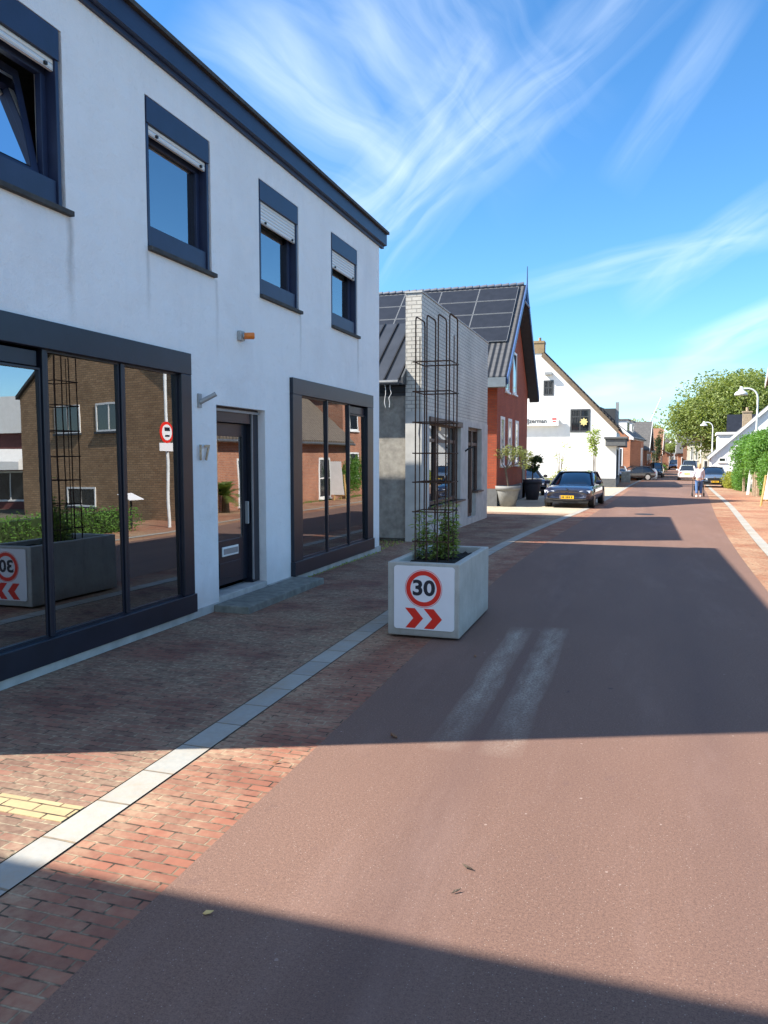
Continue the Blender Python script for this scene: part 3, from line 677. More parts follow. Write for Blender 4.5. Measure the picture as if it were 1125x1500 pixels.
# trellis cage
tr = thing('plant_trellis', 'tall rusty steel cage trellis standing in the concrete planter', 'trellis', (-2.09, 8.35, .72))
tx = [-2.28, -2.155, -2.03, -1.905]; ty0, ty1 = 8.12, 8.50; tz = 3.36
for i, x in enumerate(tx):
    q = MB(); rr = .05; top = tz+random.uniform(-.01, .01)
    path = [(x, ty0, .60), (x, ty0, top-rr)] + [(x, ty0+rr-rr*math.cos(R(a)), top-rr+rr*math.sin(R(a))) for a in (30, 60, 90)] + [(x, ty1-rr+rr*math.sin(R(a)), top-rr+rr*math.cos(R(a))) for a in (0, 30, 60, 90)] + [(x, ty1, .60)]
    q.tube(path, .0085, 6); q.build('hoop', M['rust'], tr)
for x, y in ((-2.285, 8.31), (-1.90, 8.31)):
    q = MB(); q.tube([(x, y, .6), (x, y, 3.16)], .0062, 6); q.build('rod', M['rust'], tr)
for z in (2.87, 2.545, 2.215, 1.885, 1.56, 1.235, .92):
    q = MB(); e = .012; zz = z+random.uniform(-.006, .006)
    q.tube([(tx[0]-e-.02, ty0-e, zz), (tx[-1]+e, ty0-e, zz), (tx[-1]+e, ty1+e, zz), (tx[0]-e, ty1+e, zz), (tx[0]-e, ty0-e-.02, zz)], .0072, 6)
    q.build('crossring', M['rust'], tr)
def vine(x, y, h, n, leafn, label, lean=.0, big=1.0, name='climbing_plant'):
    th = thing(name, label, 'plant', (x, y, .73), group=None)
    st = MB(); lv = MB()
    for k in range(n):
        bx, by = x+random.uniform(-.07, .07), y+random.uniform(-.07, .07); hh = h*random.uniform(.55, 1.0)
        pts = [Vector((bx, by, .70))]
        for s in range(1, 9):
            pts.append(Vector((bx+random.uniform(-.02, .02)+lean*s/8, by+random.uniform(-.02, .02), .70+hh*s/8)))
        st.tube(pts, [.004]*5+[.003]*4, 5)
        for _ in range(leafn):
            f = random.uniform(.02, 1)**.9; i = min(7, int(f*8)); p = pts[i].lerp(pts[i+1], f*8-i)
            a = random.uniform(0, 6.28); d = Vector((math.cos(a), math.sin(a), random.uniform(-.25, .35))).normalized()
            l = random.uniform(.038, .074)*big; sd2 = d.cross(Vector((0, 0, 1))).normalized(); q0 = p+d*.012; up = Vector((0, 0, 1))
            lv.add([q0, q0+d*l*.35+sd2*l*.25+up*l*.06, q0+d*l*.8+sd2*l*.17, q0+d*l*1.1-up*l*.15, q0+d*l*.8-sd2*l*.17, q0+d*l*.35-sd2*l*.25+up*l*.06], [(0, 1, 2, 3), (0, 3, 4, 5)])
    st.build('stem', M['bark'], th); lv.build('foliage', M['leaf_vine'], th)
vine(-2.22, 8.2, .56, 6, 48, 'thin climbing plant on the outer pavement side of the trellis, lowest leaves in soil')
vine(-2.05, 8.3, .98, 3, 12, 'sparse long bare stems climbing highest inside the trellis')
vine(-2.08, 8.25, .46, 2, 18, 'short broad leaved climbing plant in the middle of the trellis', 0, 1.5)
vine(-1.95, 8.32, .68, 11, 60, 'densest leafy climbing plant, on the road side of the trellis')
vine(-2.14, 8.40, .24, 4, 30, 'low bushy climber at the back of the trellis foot')

# ------------------------------------------------------------------ generic windows and houses
def window(parent, F, u0, u1, z0, z1, frame, fw=.07, cols=1, rows=1, proud=.03, rec=-.06, pane=None, name='window', sill=None, fill=None, sink=True):
    fr = MB(); fr.fbox(F, u0, u0+fw, rec, proud, z0, z1); fr.fbox(F, u1-fw, u1, rec, proud, z0, z1)
    fr.fbox(F, u0+fw, u1-fw, rec, proud, z0, z0+fw); fr.fbox(F, u0+fw, u1-fw, rec, proud, z1-fw, z1)
    for c in range(1, cols):
        u = u0+(u1-u0)*c/cols; fr.fbox(F, u-fw*.35, u+fw*.35, rec, proud-.004, z0+fw, z1-fw)
    hs_ = rows if isinstance(rows, (list, tuple)) else [z0+(z1-z0)*r/rows for r in range(1, rows)]
    for z in hs_: fr.fbox(F, u0+fw, u1-fw, rec, proud-.008, z-fw*.35, z+fw*.35)
    o = fr.build(name, frame, parent)
    p = MB(); p.fbox(F, u0+fw, u1-fw, .002, .010, z0+fw, z1-fw)
    p.build('pane', pane or M['winpane'], o)
    if sill:
        s_ = MB(); s_.fbox(F, u0-.05, u1+.05, -.02, proud+.06, z0-.07, z0-.003); s_.build('sill', sill, o)
    return o
def dark_pane(name, c=(.02, .025, .03), rough=.04):
    m_ = plain(name, c, rough, 0, .3, 1.5, 0, .9, .6); return m_
M['winpane'] = dark_pane('dark_window_pane')
M['blindpane'] = dark_pane('pane_with_blind', (.42, .42, .44), .12)

# grey stucco wing with standing seam roof and white brick front building
YB0, YB1, XB = 16.25, 24.1, -4.43
wg = thing('stucco_annex', 'grey stucco annex with dark standing seam metal roof behind the white house', 'annex', (-9, 16.6, 0))
ya = YB0+.12
b_ = MB(); b_.box(-14, -4.76, ya, ya+7.0, -.2, 3.38); b_.build('wall', M['stucco'], wg)
b_ = MB(); zr0, zr1, yr0, yr1 = 3.47, 5.05, ya-.38, ya+1.75
b_.prism([(-14, yr0, zr0), (-14, yr1, zr1), (-14, yr1+3.4, zr1+.02), (-14, yr1+3.4, zr0-.1), (-14, yr0, zr0-.08)], (14-4.77, 0, 0)); rf = b_.build('roof', M['seam'], wg)
b_ = MB()
x = -13.8
while x < -4.8:
    b_.prism([(x, yr0-.005, zr0), (x, yr1, zr1), (x, yr1, zr1+.05), (x, yr0-.005, zr0+.05)], (.03, 0, 0)); x += .33
b_.build('seam', M['seam_rib'], rf)
b_ = MB(); b_.prism([(-4.81, yr0-.02, zr0-.09), (-4.81, yr1, zr1-.02), (-4.81, yr1, zr1+.07), (-4.81, yr0-.02, zr0+.07)], (.04, 0, 0)); b_.build('verge', M['soffit'], rf)
b_ = MB(); b_.tube([(-14, yr0-.06, zr0-.04), (-4.86, yr0-.06, zr0-.04)], .055, 8); b_.build('gutter', M['zinc'], wg)
b_ = MB(); b_.box(-14, -4.775, ya-.03, ya, 3.17, 3.37); b_.build('eave_board', M['soffit'], wg)
for xx in (-5.05, -5.17):
    b_ = MB(); b_.tube([(xx+random.uniform(-.03, .03)*(k > 0), yr0-.04, 3.40-.10*k) for k in range(6)], .007, 5)
    tag(b_.build('hanging_cord', M['white_paint']), 'frayed white cord hanging from the annex gutter, %s of two' % ('nearer the brick pier' if xx > -5.1 else 'nearer the white house'), 'cord', 'cords hanging from the gutter')

sh = thing('brick_shop', 'old shop building with a high white glazed brick parapet and brown shop window', 'building', (XB, YB0, 0))
FB = ('x', XB, 1); zl = 2.82
hb = [(16.9, 20.2, .70, 2.66), (21.15, 23.15, .10, 2.66)]
b_ = MB()
b_.wall(FB, YB0, YB1, zl, 5.35, [], .3)
b_.quad((XB, YB0, zl), (XB-.36, YB0, zl), (XB-.36, YB0, 5.35), (XB, YB0, 5.35)); b_.quad((XB, YB1, zl), (XB-.36, YB1, zl), (XB-.36, YB1, 5.35), (XB, YB1, 5.35))
b_.quad((XB-.36, YB0, zl), (XB-.36, YB1, zl), (XB-.36, YB1, 5.35), (XB-.36, YB0, 5.35)); b_.quad((XB, YB0, 5.35), (XB-.36, YB0, 5.35), (XB-.36, YB1, 5.35), (XB, YB1, 5.35))
b_.build('parapet', M['brick_white'], sh)
b_ = MB(); b_.box(XB-.38, XB+.02, YB0-.02, YB1+.02, 5.352, 5.39); b_.build('coping', M['concrete_l'], sh, .006)
FP = ('x', XB+.012, 1)
b_ = MB(); b_.wall(FP, YB0-.012, YB1+.012, -.2, zl, hb, .32)
for yy in (YB0-.012, YB1+.012): b_.quad((XB+.012, yy, -.2), (XB-.36, yy, -.2), (XB-.36, yy, zl), (XB+.012, yy, zl))
b_.quad((XB+.012, YB0-.012, zl), (XB-.3, YB0-.012, zl), (XB-.3, YB1+.012, zl), (XB+.012, YB1+.012, zl))
b_.build('wall', M['stucco_l'], sh)
b_ = MB(); b_.box(XB-9, XB-.37, YB0+.3, YB1-.01, -.2, 3.3); 
b_ = MB()
b_.quad((XB-2.2, YB0+.02, -.1), (XB-2.2, YB1, -.1), (XB-2.2, YB1, 3.3), (XB-2.2, YB0+.02, 3.3)); b_.quad((XB-2.2, YB1, -.1), (XB-.3, YB1, -.1), (XB-.3, YB1, 3.3), (XB-2.2, YB1, 3.3)); b_.quad((XB-2.2, YB0, 3.25), (XB-.3, YB0, 3.25), (XB-.3, YB1, 3.25), (XB-2.2, YB1, 3.25)); b_.quad((XB-2.2, YB0, .02), (XB-.3, YB0, .02), (XB-.3, YB1, .02), (XB-2.2, YB1, .02))
b_.build('interior', M['interior'], sh)
# far side wall + rear roof of the shop
b_ = MB(); b_.box(XB-9, XB-2.3, YB1-.4, YB1, -.2, 4.4); b_.box(XB-9, XB-2.4, ya+7.01, YB1-.41, 4.0, 4.3); b_.build('rear_wall', M['stucco'], sh)
fr = MB(); f2 = .09
def frame_rect(fr, a, b, c, d, f=.08, d0=-.22, d1=-.12):
    fr.fbox(FB, a, a+f, d0, d1, c, d); fr.fbox(FB, b-f, b, d0, d1, c, d); fr.fbox(FB, a+f, b-f, d0, d1, c, c+f); fr.fbox(FB, a+f, b-f, d0, d1, d-f, d)
frame_rect(fr, 16.9, 20.2, .70, 2.66, .09)
fr.fbox(FB, 17.95, 18.1, -.22, -.115, .79, 2.57); fr.fbox(FB, 16.99, 17.95, -.22, -.12, 2.18, 2.26); fr.fbox(FB, 18.1, 20.11, -.22, -.12, 2.18, 2.26)
wn_ = fr.build('shop_window', M['brown_wood'], sh, .005)
for (a, b, c, d) in ((16.99, 17.95, .79, 2.18), (18.1, 20.11, .79, 2.18), (16.99, 17.95, 2.26, 2.57), (18.1, 20.11, 2.26, 2.57)):
    p_ = MB(); p_.fbox(FB, a, b, -.18, -.17, c, d); p_.build('pane', M['glass'], wn_)
s_ = MB(); s_.fbox(FB, 16.8, 20.35, -.12, .13, .655, .70); s_.build('sill', M['brown_wood'], wn_, .006)
s_ = MB(); s_.fbox(FB, 16.85, 20.25, -.0+.013, .06, 2.60, 2.74); s_.build('lintel', M['brown_wood'], wn_, .006)
fr = MB(); frame_rect(fr, 21.15, 23.15, .10, 2.66, .09); fr.fbox(FB, 22.15, 22.3, -.22, -.1, .19, 2.57); fr.fbox(FB, 21.24, 22.15, -.22, -.12, 2.15, 2.24); fr.fbox(FB, 22.3, 23.06, -.22, -.12, 2.15, 2.24)
fr.fbox(FB, 21.24, 22.15, -.21, -.15, .19, .6)
dr_ = fr.build('shop_door', M['brown_wood'], sh, .005)
for (a, b, c, d) in ((21.24, 22.15, .6, 2.15), (22.3, 23.06, .85, 2.15), (21.24, 22.15, 2.24, 2.57)):
    p_ = MB(); p_.fbox(FB, a, b, -.18, -.17, c, d); p_.build('pane', M['glass'], dr_)
p_ = MB(); p_.fbox(FB, 22.3, 23.15, -.2, .013, .05, .78); p_.build('side_panel', M['stucco_l'], sh)
p_ = MB(); p_.fbox(FB, 22.25, 23.2, -.1, .08, .782, .83); p_.build('side_sill', M['brown_wood'], sh)
s_ = MB(); s_.tube([(XB+.012, 20.75, 1.98), (XB+.10, 20.78, 2.05), (XB+.22, 20.85, 2.10)], .022, 8); s_.build('hook', M['black'], sh)

# ------------------------------------------------------------------ red brick house with solar panels
rh = thing('red_brick_house', 'red brick house with blue bargeboards and solar panels on its dark roof', 'house', (-5.2, 30.4, -.15))
XR = -5.2; FR = ('x', XR, 1); ye0, ye1, yr = 30.1, 39.8, 35.0; ze, zr = 5.08, 9.42
ring_ = [(XR, 30.4, -.4), (XR, 39.3, -.4), (XR, 39.3, 5.1), (XR, yr, 9.1), (XR, 30.4, 5.1)]
b_ = MB(); b_.prism(ring_, (-12, 0, 0)); b_.build('wall', M['brick_red'], rh)
b_ = MB(); b_.box(XR-3, XR+.03, 30.36, 39.35, -.4, .55); b_.build('plinth', M['plinth'], rh)
sl_ = (zr-ze)/(yr-ye0)
b_ = MB(); xo = XR+.45
b_.prism([(xo, ye0-.2, ze-.16), (xo, yr, zr), (xo, ye1+.2, ze-.16), (xo, ye1+.2, ze-.30), (xo, yr, zr-.22), (xo, ye0-.2, ze-.30)], (-13, 0, 0)); rf = b_.build('roof', M['tile_dark'], rh)
b_ = MB(); x = xo-.1
while x > xo-13:
    b_.tube([(x, yr, zr+.04), (x-.30, yr, zr+.015)], [.10, .085], 8); x -= .33
b_.build('ridge_tile', M['terra'], rf)
b_ = MB(); b_.box(xo-13, xo-.02, ye0-.45, ye0+.0, ze-.58, ze-.22); b_.build('gutter_box', M['greybox'], rf)
for sgn, ee in ((1, ye0-.25), (-1, ye1+.25)):
    b_ = MB(); zb = ze-.2
    b_.prism([(xo+.003, ee, zb-.28), (xo+.003, yr, zr-.22), (xo+.003, yr, zr+.06), (xo+.003, ee, zb+.02)], (.05, 0, 0)); b_.build('bargeboard', M['blue_paint'], rf)
    b_ = MB(); b_.prism([(xo, ee, zb-.30), (xo, yr, zr-.24), (xo, yr, zr-.27), (xo, ee, zb-.24)], (-.44, 0, 0)); b_.build('soffit', M['soffit'], rf)
b_ = MB(); b_.tube([(xo+.04, yr, zr-.9), (xo+.04, yr, zr+.8)], [.05, .018], 8); b_.tube([(xo+.04, yr-.85, zr-.85), (xo+.04, yr+.85, zr-.85)], .05, 6); b_.build('finial', M['blue_paint'], rf)
# panels: 4 rows, each panel its own
nrm = Vector((0, -sl_, 1)).normalized(); upv = Vector((0, 1, sl_)).normalized()
pr = MB(); base = Vector((0, ye0-.2, ze-.16))
k0 = None
slope_len = math.hypot(yr-ye0+.2, zr-ze+.16)
for r_ in range(4):
    for c_ in range(6):
        if r_ >= 2 and c_ == 5: continue
        xb = xo-.30-c_*1.74; s0 = slope_len-.25-(r_+1)*1.06-.0
        if k0 is None:
            q = MB(); qf = MB()
            A = lambda s, xx, h: Vector((xx, 0, 0))+upv*s+nrm*h
            q.add([A(.02, -1.70, .075), A(.02, 0, .075), A(1.02, 0, .075), A(1.02, -1.70, .075)], [(0, 1, 2, 3)])
            for (s1, s2, xa, xc) in ((.008, .02, -1.712, .012), (1.02, 1.032, -1.712, .012), (.02, 1.02, -1.712, -1.70), (.02, 1.02, 0, .012)):
                qf.prism([A(s1, xa, .03), A(s1, xc, .03), A(s2, xc, .03), A(s2, xa, .03)], nrm*.05)
            k0 = q.build('solar_panel', M['solar'], None); k1 = qf.build('panel_frame', M['alu'], None)
            o = k0; k1m = k1.data; bpy.data.objects.remove(k1)
        else:
            o = k0.copy(); col.objects.link(o)
        o.parent = rf; o.location = Vector((xb, ye0-.2, ze-.16)) + upv*s0 + nrm*0 - Vector(rh['_w'])
        # frame rails share the panel mesh as a second material
        o['pf'] = 1
me = k0.data; base_n = len(me.vertices)
nv = [tuple(v.co) for v in me.vertices] + [tuple(v.co) for v in k1m.vertices]
nf = [tuple(p.vertices) for p in me.polygons] + [tuple(i+base_n for i in p.vertices) for p in k1m.polygons]
n0 = len(me.polygons); me.clear_geometry(); me.from_pydata(nv, [], nf); me.materials.append(M['alu'])
for i, p in enumerate(me.polygons): p.material_index = 0 if i < n0 else 1
for (a, b) in ((31.2, 32.2), (33.15, 34.15), (35.2, 36.2)): window(rh, FR, a, b, 1.45, 3.46, M['white_paint'], .12, pane=M['blindpane'], sill=M['white_paint'])
for (a, b, c, d) in ((32.3, 33.3, 4.55, 5.62), (34.3, 35.4, 4.6, 6.45)): window(rh, FR, a, b, c, d, M['white_paint'], .10, sill=M['white_paint'])
b_ = MB(); b_.fbox(FR, 37.6, 38.6, -.1, .03, -.2, 2.1); b_.build('door', M['soffit'], rh)

# ------------------------------------------------------------------ white gable house with shop sign
YI = 57; FI = ('y', YI, -1); gI = gz(57)
ij = thing('white_gable_house', 'whitewashed gable house with brick chimney and a long sign on its end wall', 'house', (-7, YI, gI))
b_ = MB(); b_.prism([(-13.6, YI, gI-.2), (-1.27, YI, gI-.2), (-1.27, YI, 3.70), (-6.6, YI, 9.25), (-8.1, YI, 9.25), (-13.6, YI, 3.7)], (0, 15, 0)); b_.build('wall', M['whitewash'], ij)
b_ = MB(); b_.box(-13.65, -1.24, YI-.03, YI+15.02, gI-.25, gI+.62); b_.build('plinth', M['plinth'], ij)
b_ = MB()
b_.prism([(-6.45, YI-.06, 9.32), (-1.15, YI-.06, 3.78), (-1.15, YI-.06, 3.42), (-6.6, YI-.06, 9.02)], (0, .30, 0)); b_.build('brick_verge', brick('weathered_verge_brick', (.30, .22, .14), (.22, .17, .12), (.15, .12, .1)), ij)
b_ = MB()
b_.prism([(-6.5, YI+.24, 9.52), (-1.0, YI+.24, 3.85), (-1.0, YI+.24, 3.70), (-6.6, YI+.24, 9.2)], (0, 14.8, 0)); b_.prism([(-8.2, YI+.24, 9.52), (-13.8, YI+.24, 3.85), (-13.8, YI+.24, 3.70), (-8.1, YI+.24, 9.2)], (0, 14.8, 0)); b_.prism([(-8.2, YI+.24, 9.52), (-6.5, YI+.24, 9.52), (-6.6, YI+.24, 9.27), (-8.1, YI+.24, 9.27)], (0, 14.8, 0))
rf = b_.build('roof', M['tile_dark'], ij)
ch = MB(); ch.box(-7.9, -6.4, YI-.05, YI+.9, 9.25, 10.12); ch.box(-7.85, -6.38, YI-.09, YI+.95, 9.98, 10.14); ch.tube([(-6.75, YI+.4, 10.14), (-6.75, YI+.4, 10.42)], .1, 8); ch.build('chimney', brick('buff_brick', (.42, .30, .16), (.36, .26, .14), (.25, .2, .14)), rf)
window(ij, FI, -6.40, -5.68, 6.22, 7.30, M['soffit'], .1, cols=2, rows=2)
window(ij, FI, -4.47, -3.1, 3.56, 5.2, M['soffit'], .11, cols=2, rows=[4.65])
b_ = MB(); b_.fbox(FI, -6.3, -5.8, .0, .35, 7.68, 7.86); b_.build('floodlight', M['grey_metal'], ij)
b_ = MB(); b_.fbox(FI, -13.6, -10, .0, .02, 4.3, 4.4)
sb = MB(); sb.fbox(FI, -9.2, -5.25, .22, .34, 4.02, 4.72); sgn = thing('shop_sign', 'long white sign box with grey lettering on the white gable wall', 'sign', (-7, YI-.2, 4.0)); sb.build('sign_box', M['white_paint'], sgn, .02)
sb = MB(); sb.fbox(FI, -9.1, -9.0, 0, .22, 4.1, 4.6); sb.fbox(FI, -5.5, -5.4, 0, .22, 4.1, 4.6); sb.build('bracket', M['grey_metal'], sgn)
text_mesh('lettering', 'IJzerman', .44, M['soffit'], sgn, (-6.82, YI-.352, 4.37), ROT_NY, .006, .95, .004)
text_mesh('small_lettering', ': :', .25, M['plinth'], sgn, (-5.9, YI-.352, 4.30), ROT_NY, .006, 1, .004)
q = MB(); q.fbox(FI, -5.72, -5.42, .345, .352, 4.46, 4.56); q.fbox(FI, -5.68, -5.46, .345, .352, 4.30, 4.36); q.build('emblem', M['signred'], sgn)
st = MB()
for k in range(8):
    a = R(45*k); c0 = Vector((-3.52, YI-.06, 4.28))
    d = Vector((math.cos(a), 0, math.sin(a))); s2 = Vector((-math.sin(a), 0, math.cos(a)))
    st.prism([c0, c0+d*.16+s2*.085, c0+d*.30, c0+d*.16-s2*.085], (0, -.03-.002*k, 0))
tag(st.build('star_ornament', plain('straw', (.7, .6, .25), .7)), 'pale yellow eight pointed star hanging in the gable house window', 'ornament')
# street front with flat porch roof
FS = ('x', -1.27, 1)
for (a, b) in ((58.5, 60.5), (61.8, 64.2)): window(ij, FS, a, b, gI+.5, 2.35, M['soffit'], .12, cols=2)
b_ = MB(); b_.box(-2.0, -.62, YI-.45, YI+10, 2.55, 3.05); b_.box(-2.1, -.50, YI-.55, YI+10.1, 3.05, 3.2); b_.build('canopy', M['plinth'], ij, .03)
b_ = MB(); b_.box(-2.7, -1.5, 62, 64.5, 4.2, 5.5); b_.build('dormer', M['soffit'], rf)
b_ = MB(); b_.box(-1.5, -1.25, 62.5, 62.8, 3.9, 6.0); b_.build('flue', M['grey_metal'], rf)

# ------------------------------------------------------------------ generic gabled house
def house(name, label, cor, rz, sg, W_, D_, ze, zr, wallm, roofm, ridge='y', wins=(), near=(), chim=None, frame=None, hip=0, group=None, white_barge=False, dormer=None, chm=None):
    """cor: near street corner; body runs D_ along the street (+y) and W_ away from it (sign sg)."""
    z0 = gz(cor[1]); h = thing(name, label, 'house', (cor[0], cor[1], z0), rz, group, local=True)
    b = MB(); xa, xb = 0, sg*W_
    if ridge == 'y': b.prism([(xa, 0, -.3), (xb, 0, -.3), (xb, 0, ze), ((xa+xb)/2, 0, zr-.1), (xa, 0, ze)], (0, D_, 0))
    elif ridge == 'flat': b.box(xa, xb, 0, D_, -.3, ze)
    else: b.prism([(xa, 0, -.3), (xa, D_, -.3), (xa, D_, ze), (xa, D_/2, zr-.1), (xa, 0, ze)], (xb-xa, 0, 0))
    b.build('wall', wallm, h)
    r = MB(); o = .3; t = .14
    if ridge == 'y':
        m_ = (xa+xb)/2; s = (zr-ze)/abs(m_-xa)
        e0, e1 = xa-sg*o, xb+sg*o
        r.prism([(e0, -.15, ze-o*s), (m_, -.15, zr), (e1, -.15, ze-o*s), (e1, -.15, ze-o*s+t), (m_, -.15, zr+t), (e0, -.15, ze-o*s+t)], (0, D_+.3, 0))
    elif ridge == 'flat': r.box(xa-sg*.2, xb+sg*.2, -.2, D_+.2, ze, ze+.25)
    else:
        s = (zr-ze)/(D_/2)
        r.prism([(xa-sg*.3, -o, ze-o*s), (xa-sg*.3, D_/2, zr), (xa-sg*.3, D_+o, ze-o*s), (xa-sg*.3, D_+o, ze-o*s+t), (xa-sg*.3, D_/2, zr+t), (xa-sg*.3, -o, ze-o*s+t)], (xb-xa+sg*.6, 0, 0))
    rf = r.build('roof', roofm, h)
    if white_barge:
        q = MB()
        if ridge == 'y': q.prism([(e0, -.2, ze-o*s-.12), (m_, -.2, zr-.12), (e1, -.2, ze-o*s-.12), (e1, -.2, ze-o*s+t+.03), (m_, -.2, zr+t+.05), (e0, -.2, ze-o*s+t+.03)], (0, .045, 0))
        else: q.prism([(xa-sg*.31, -o, ze-o*s-.12), (xa-sg*.31, D_/2, zr-.12), (xa-sg*.31, D_+o, ze-o*s-.12), (xa-sg*.31, D_+o, ze-o*s+t+.03), (xa-sg*.31, D_/2, zr+t+.05), (xa-sg*.31, -o, ze-o*s+t+.03)], (-sg*.045, 0, 0))
        q.build('bargeboard', M['white_paint'], rf)
    F1 = ('x', 0, -sg); F2 = ('y', 0, -1)
    for wn in wins: window(h, F1, wn[0], wn[1], wn[2], wn[3], frame or M['white_paint'], .09, cols=wn[4] if len(wn) > 4 else 1, rows=wn[5] if len(wn) > 5 else 1, sill=M['white_paint'])
    for wn in near: window(h, F2, sg*wn[0] if sg > 0 else -wn[1], sg*wn[1] if sg > 0 else -wn[0], wn[2], wn[3], frame or M['white_paint'], .09, cols=wn[4] if len(wn) > 4 else 1, rows=wn[5] if len(wn) > 5 else 1, sill=M['white_paint'])
    if chim:
        q = MB(); cx, cy, cz = chim; q.box(sg*cx-.35, sg*cx+.35, cy-.3, cy+.3, cz-1.2, cz+.5); q.box(sg*cx-.4, sg*cx+.4, cy-.35, cy+.35, cz+.5, cz+.62)
        q.tube([(sg*cx, cy, cz+.62), (sg*cx, cy, cz+.95)], .12, 8); q.build('chimney', chm or M['brick_far'], rf)
    if dormer:
        for (a, b2, zz0, zz1, xin) in dormer:
            q = MB(); q.box(sg*xin, sg*(xin+2.2), a, b2, zz0, zz1); dd = q.build('dormer', M['white_paint'], rf)
            q = MB(); q.box(sg*(xin-.15), sg*(xin+2.3), a-.12, b2+.12, zz1+.003, zz1+.15); q.build('dormer_roof', M['plinth'], dd)
            window(rf, ('x', sg*xin, -sg), a+.15, b2-.15, zz0+.3, zz1-.12, M['white_paint'], .07, cols=2)
    return h

# left side, going away
bh = house('bay_house', 'orange brick house with white cornice and dormers beyond the white gable house', (-.45, 80), R(-6), -1, 8, 13, 4.3, 7.6, M['brick_orange'], M['tile_grey'], 'y',
      wins=[(.6, 1.7, .9, 3.3), (2.4, 3.5, .9, 3.3), (4.2, 5.3, .9, 3.3), (8, 9.2, .9, 3.3)], near=[(.7, 1.5, 1, 3.2)], dormer=[(2, 4.2, 4.5, 6.0, .6), (6.5, 8.6, 4.5, 6.0, .6)], white_barge=True)
q = MB(); q.box(-.1, .22, -.15, 13, 4.02, 4.28); q.build('cornice', M['white_paint'], bh)
q = MB(); q.prism([(0.003, .3, -.2), (.9, .9, -.2), (.9, 2.7, -.2), (0.003, 3.3, -.2)], (0, 0, 4.0)); q.build('bay', M['brick_orange'], bh)
for (a, b) in ((1.0, 1.75), (1.9, 2.65)): window(bh, ('x', .9, 1), a, b, .9, 3.2, M['white_paint'], .08)
house('gabled_house', 'dark brick house with a tall white edged street gable beyond the orange bay house', (1.3, 95), R(-5), -1, 9, 7, 3.4, 6.5, M['brick_far'], M['tile_grey'], 'x', wins=[(1.2, 2.6, .8, 2.7), (4.5, 6, .8, 2.7), (3, 4.5, 3.8, 5.2)], white_barge=True)
house('gabled_house', 'low red brick house with grey pitched roof, third house from the corner on the left', (2.1, 108), R(-5), -1, 9, 10, 3.0, 6.3, M['brick_orange'], M['tile_grey'], 'y', wins=[(1, 2.4, .8, 2.5), (4, 5.4, .8, 2.5), (7, 8.4, .8, 2.5)], chim=(4.5, 2, 6.2))
house('gabled_house', 'small brick house with a pale orange roof edge far down the left side', (3.7, 126), R(-4), -1, 9, 9, 3.0, 6.8, M['brick_far'], M['tile_orange'], 'x', wins=[(1, 2.4, .8, 2.5), (5, 6.4, .8, 2.5), (3.6, 5, 3.8, 5)], white_barge=True)
house('gabled_house', 'dark roofed low house where the street bends at the far end', (5.6, 150), R(8), -1, 12, 14, 3.1, 6.2, M['brick_far'], M['tile_dark'], 'y', wins=[(1, 3, .7, 2.4), (5, 7, .7, 2.4)], near=[(1, 3, .7, 2.4, 2), (4.2, 5.6, .7, 2.4)])
house('gabled_house', 'farthest house of all, closing the view at the end of the street', (7.0, 215), R(0), 1, 16, 10, 3.4, 7.2, M['brick_far'], M['tile_grey'], 'x', near=[(1.5, 3, .8, 2.6, 2), (5, 6.5, .8, 2.6, 2)], wins=[(2, 4, .7, 2.4)])
# right side
wr = house('white_sloping_house', 'bright white end wall with a long sloping roof and boxy dormer beyond the tall hedge', (6.1, 70), R(-4), 1, 10.4, 11, 2.35, 7.2, M['whitewash'], M['tile_grey'], 'y', near=[(.55, 1.15, 1.8, 2.2), (3.6, 4.6, 3.2, 4.4)], chim=(2.75, 2.5, 5.5), white_barge=True, dormer=None, chm=M['post'])
q = MB(); q.box(.5, 3.4, 2.2, 7, 2.7, 4.15); dq = q.build('dormer', M['white_paint'], wr); q = MB(); q.box(.38, 3.5, 2.05, 7.1, 4.152, 4.36); q.build('dormer_roof', M['white_paint'], dq)
house('dark_roofed_house', 'house with a dark solar roof rising behind the white end wall', (9.0, 84), R(-5), 1, 9, 8, 3.0, 6.6, M['whitewash'], M['solar'], 'x', wins=[(1, 2.4, .8, 2.5)])
house('cream_house', 'flat fronted cream rendered house with narrow windows behind the third street lamp', (7.3, 122), R(-4), 1, 5.2, 9, 4.45, 4.6, M['cream'], M['plinth'], 'flat', near=[(.5, .85, 1.9, 3.9), (1.1, 1.45, 1.9, 3.9), (3.2, 3.6, 1.9, 3.9), (2.3, 2.9, .4, 1.9)], wins=[(1, 2, 1, 2.4)], frame=M['white_paint'])
house('brown_gable_house', 'brown roofed gable peeking above the cream house', (7.4, 134), R(-4), 1, 7, 9, 4.3, 7.2, M['brick_far'], M['tile_brown'], 'y', near=[(2.5, 3.6, 2.5, 3.8)], white_barge=False)
house('brick_white_house', 'narrow brick house with a white upper storey left of the cream house', (7.2, 146), R(-3), 1, 8, 10, 3.2, 6.8, M['brick_orange'], M['tile_grey'], 'x', near=[(.6, 1.5, .8, 2.4)], wins=[(1, 2.2, .8, 2.5), (4, 5.2, .8, 2.5)], white_barge=True)
house('tall_brick_house', 'tall red brick house behind the tall hedge, mirrored in the farther shop window', (6.65, 38.0), 0, 1, 7, 5.9, 5.9, 8.2, M['brick_opp'], M['tile_brown'], 'x', wins=[(1, 2.2, 1, 2.4), (3.8, 5, 1, 2.4), (1, 2.2, 3.6, 5), (3.8, 5, 3.6, 5)], white_barge=True)

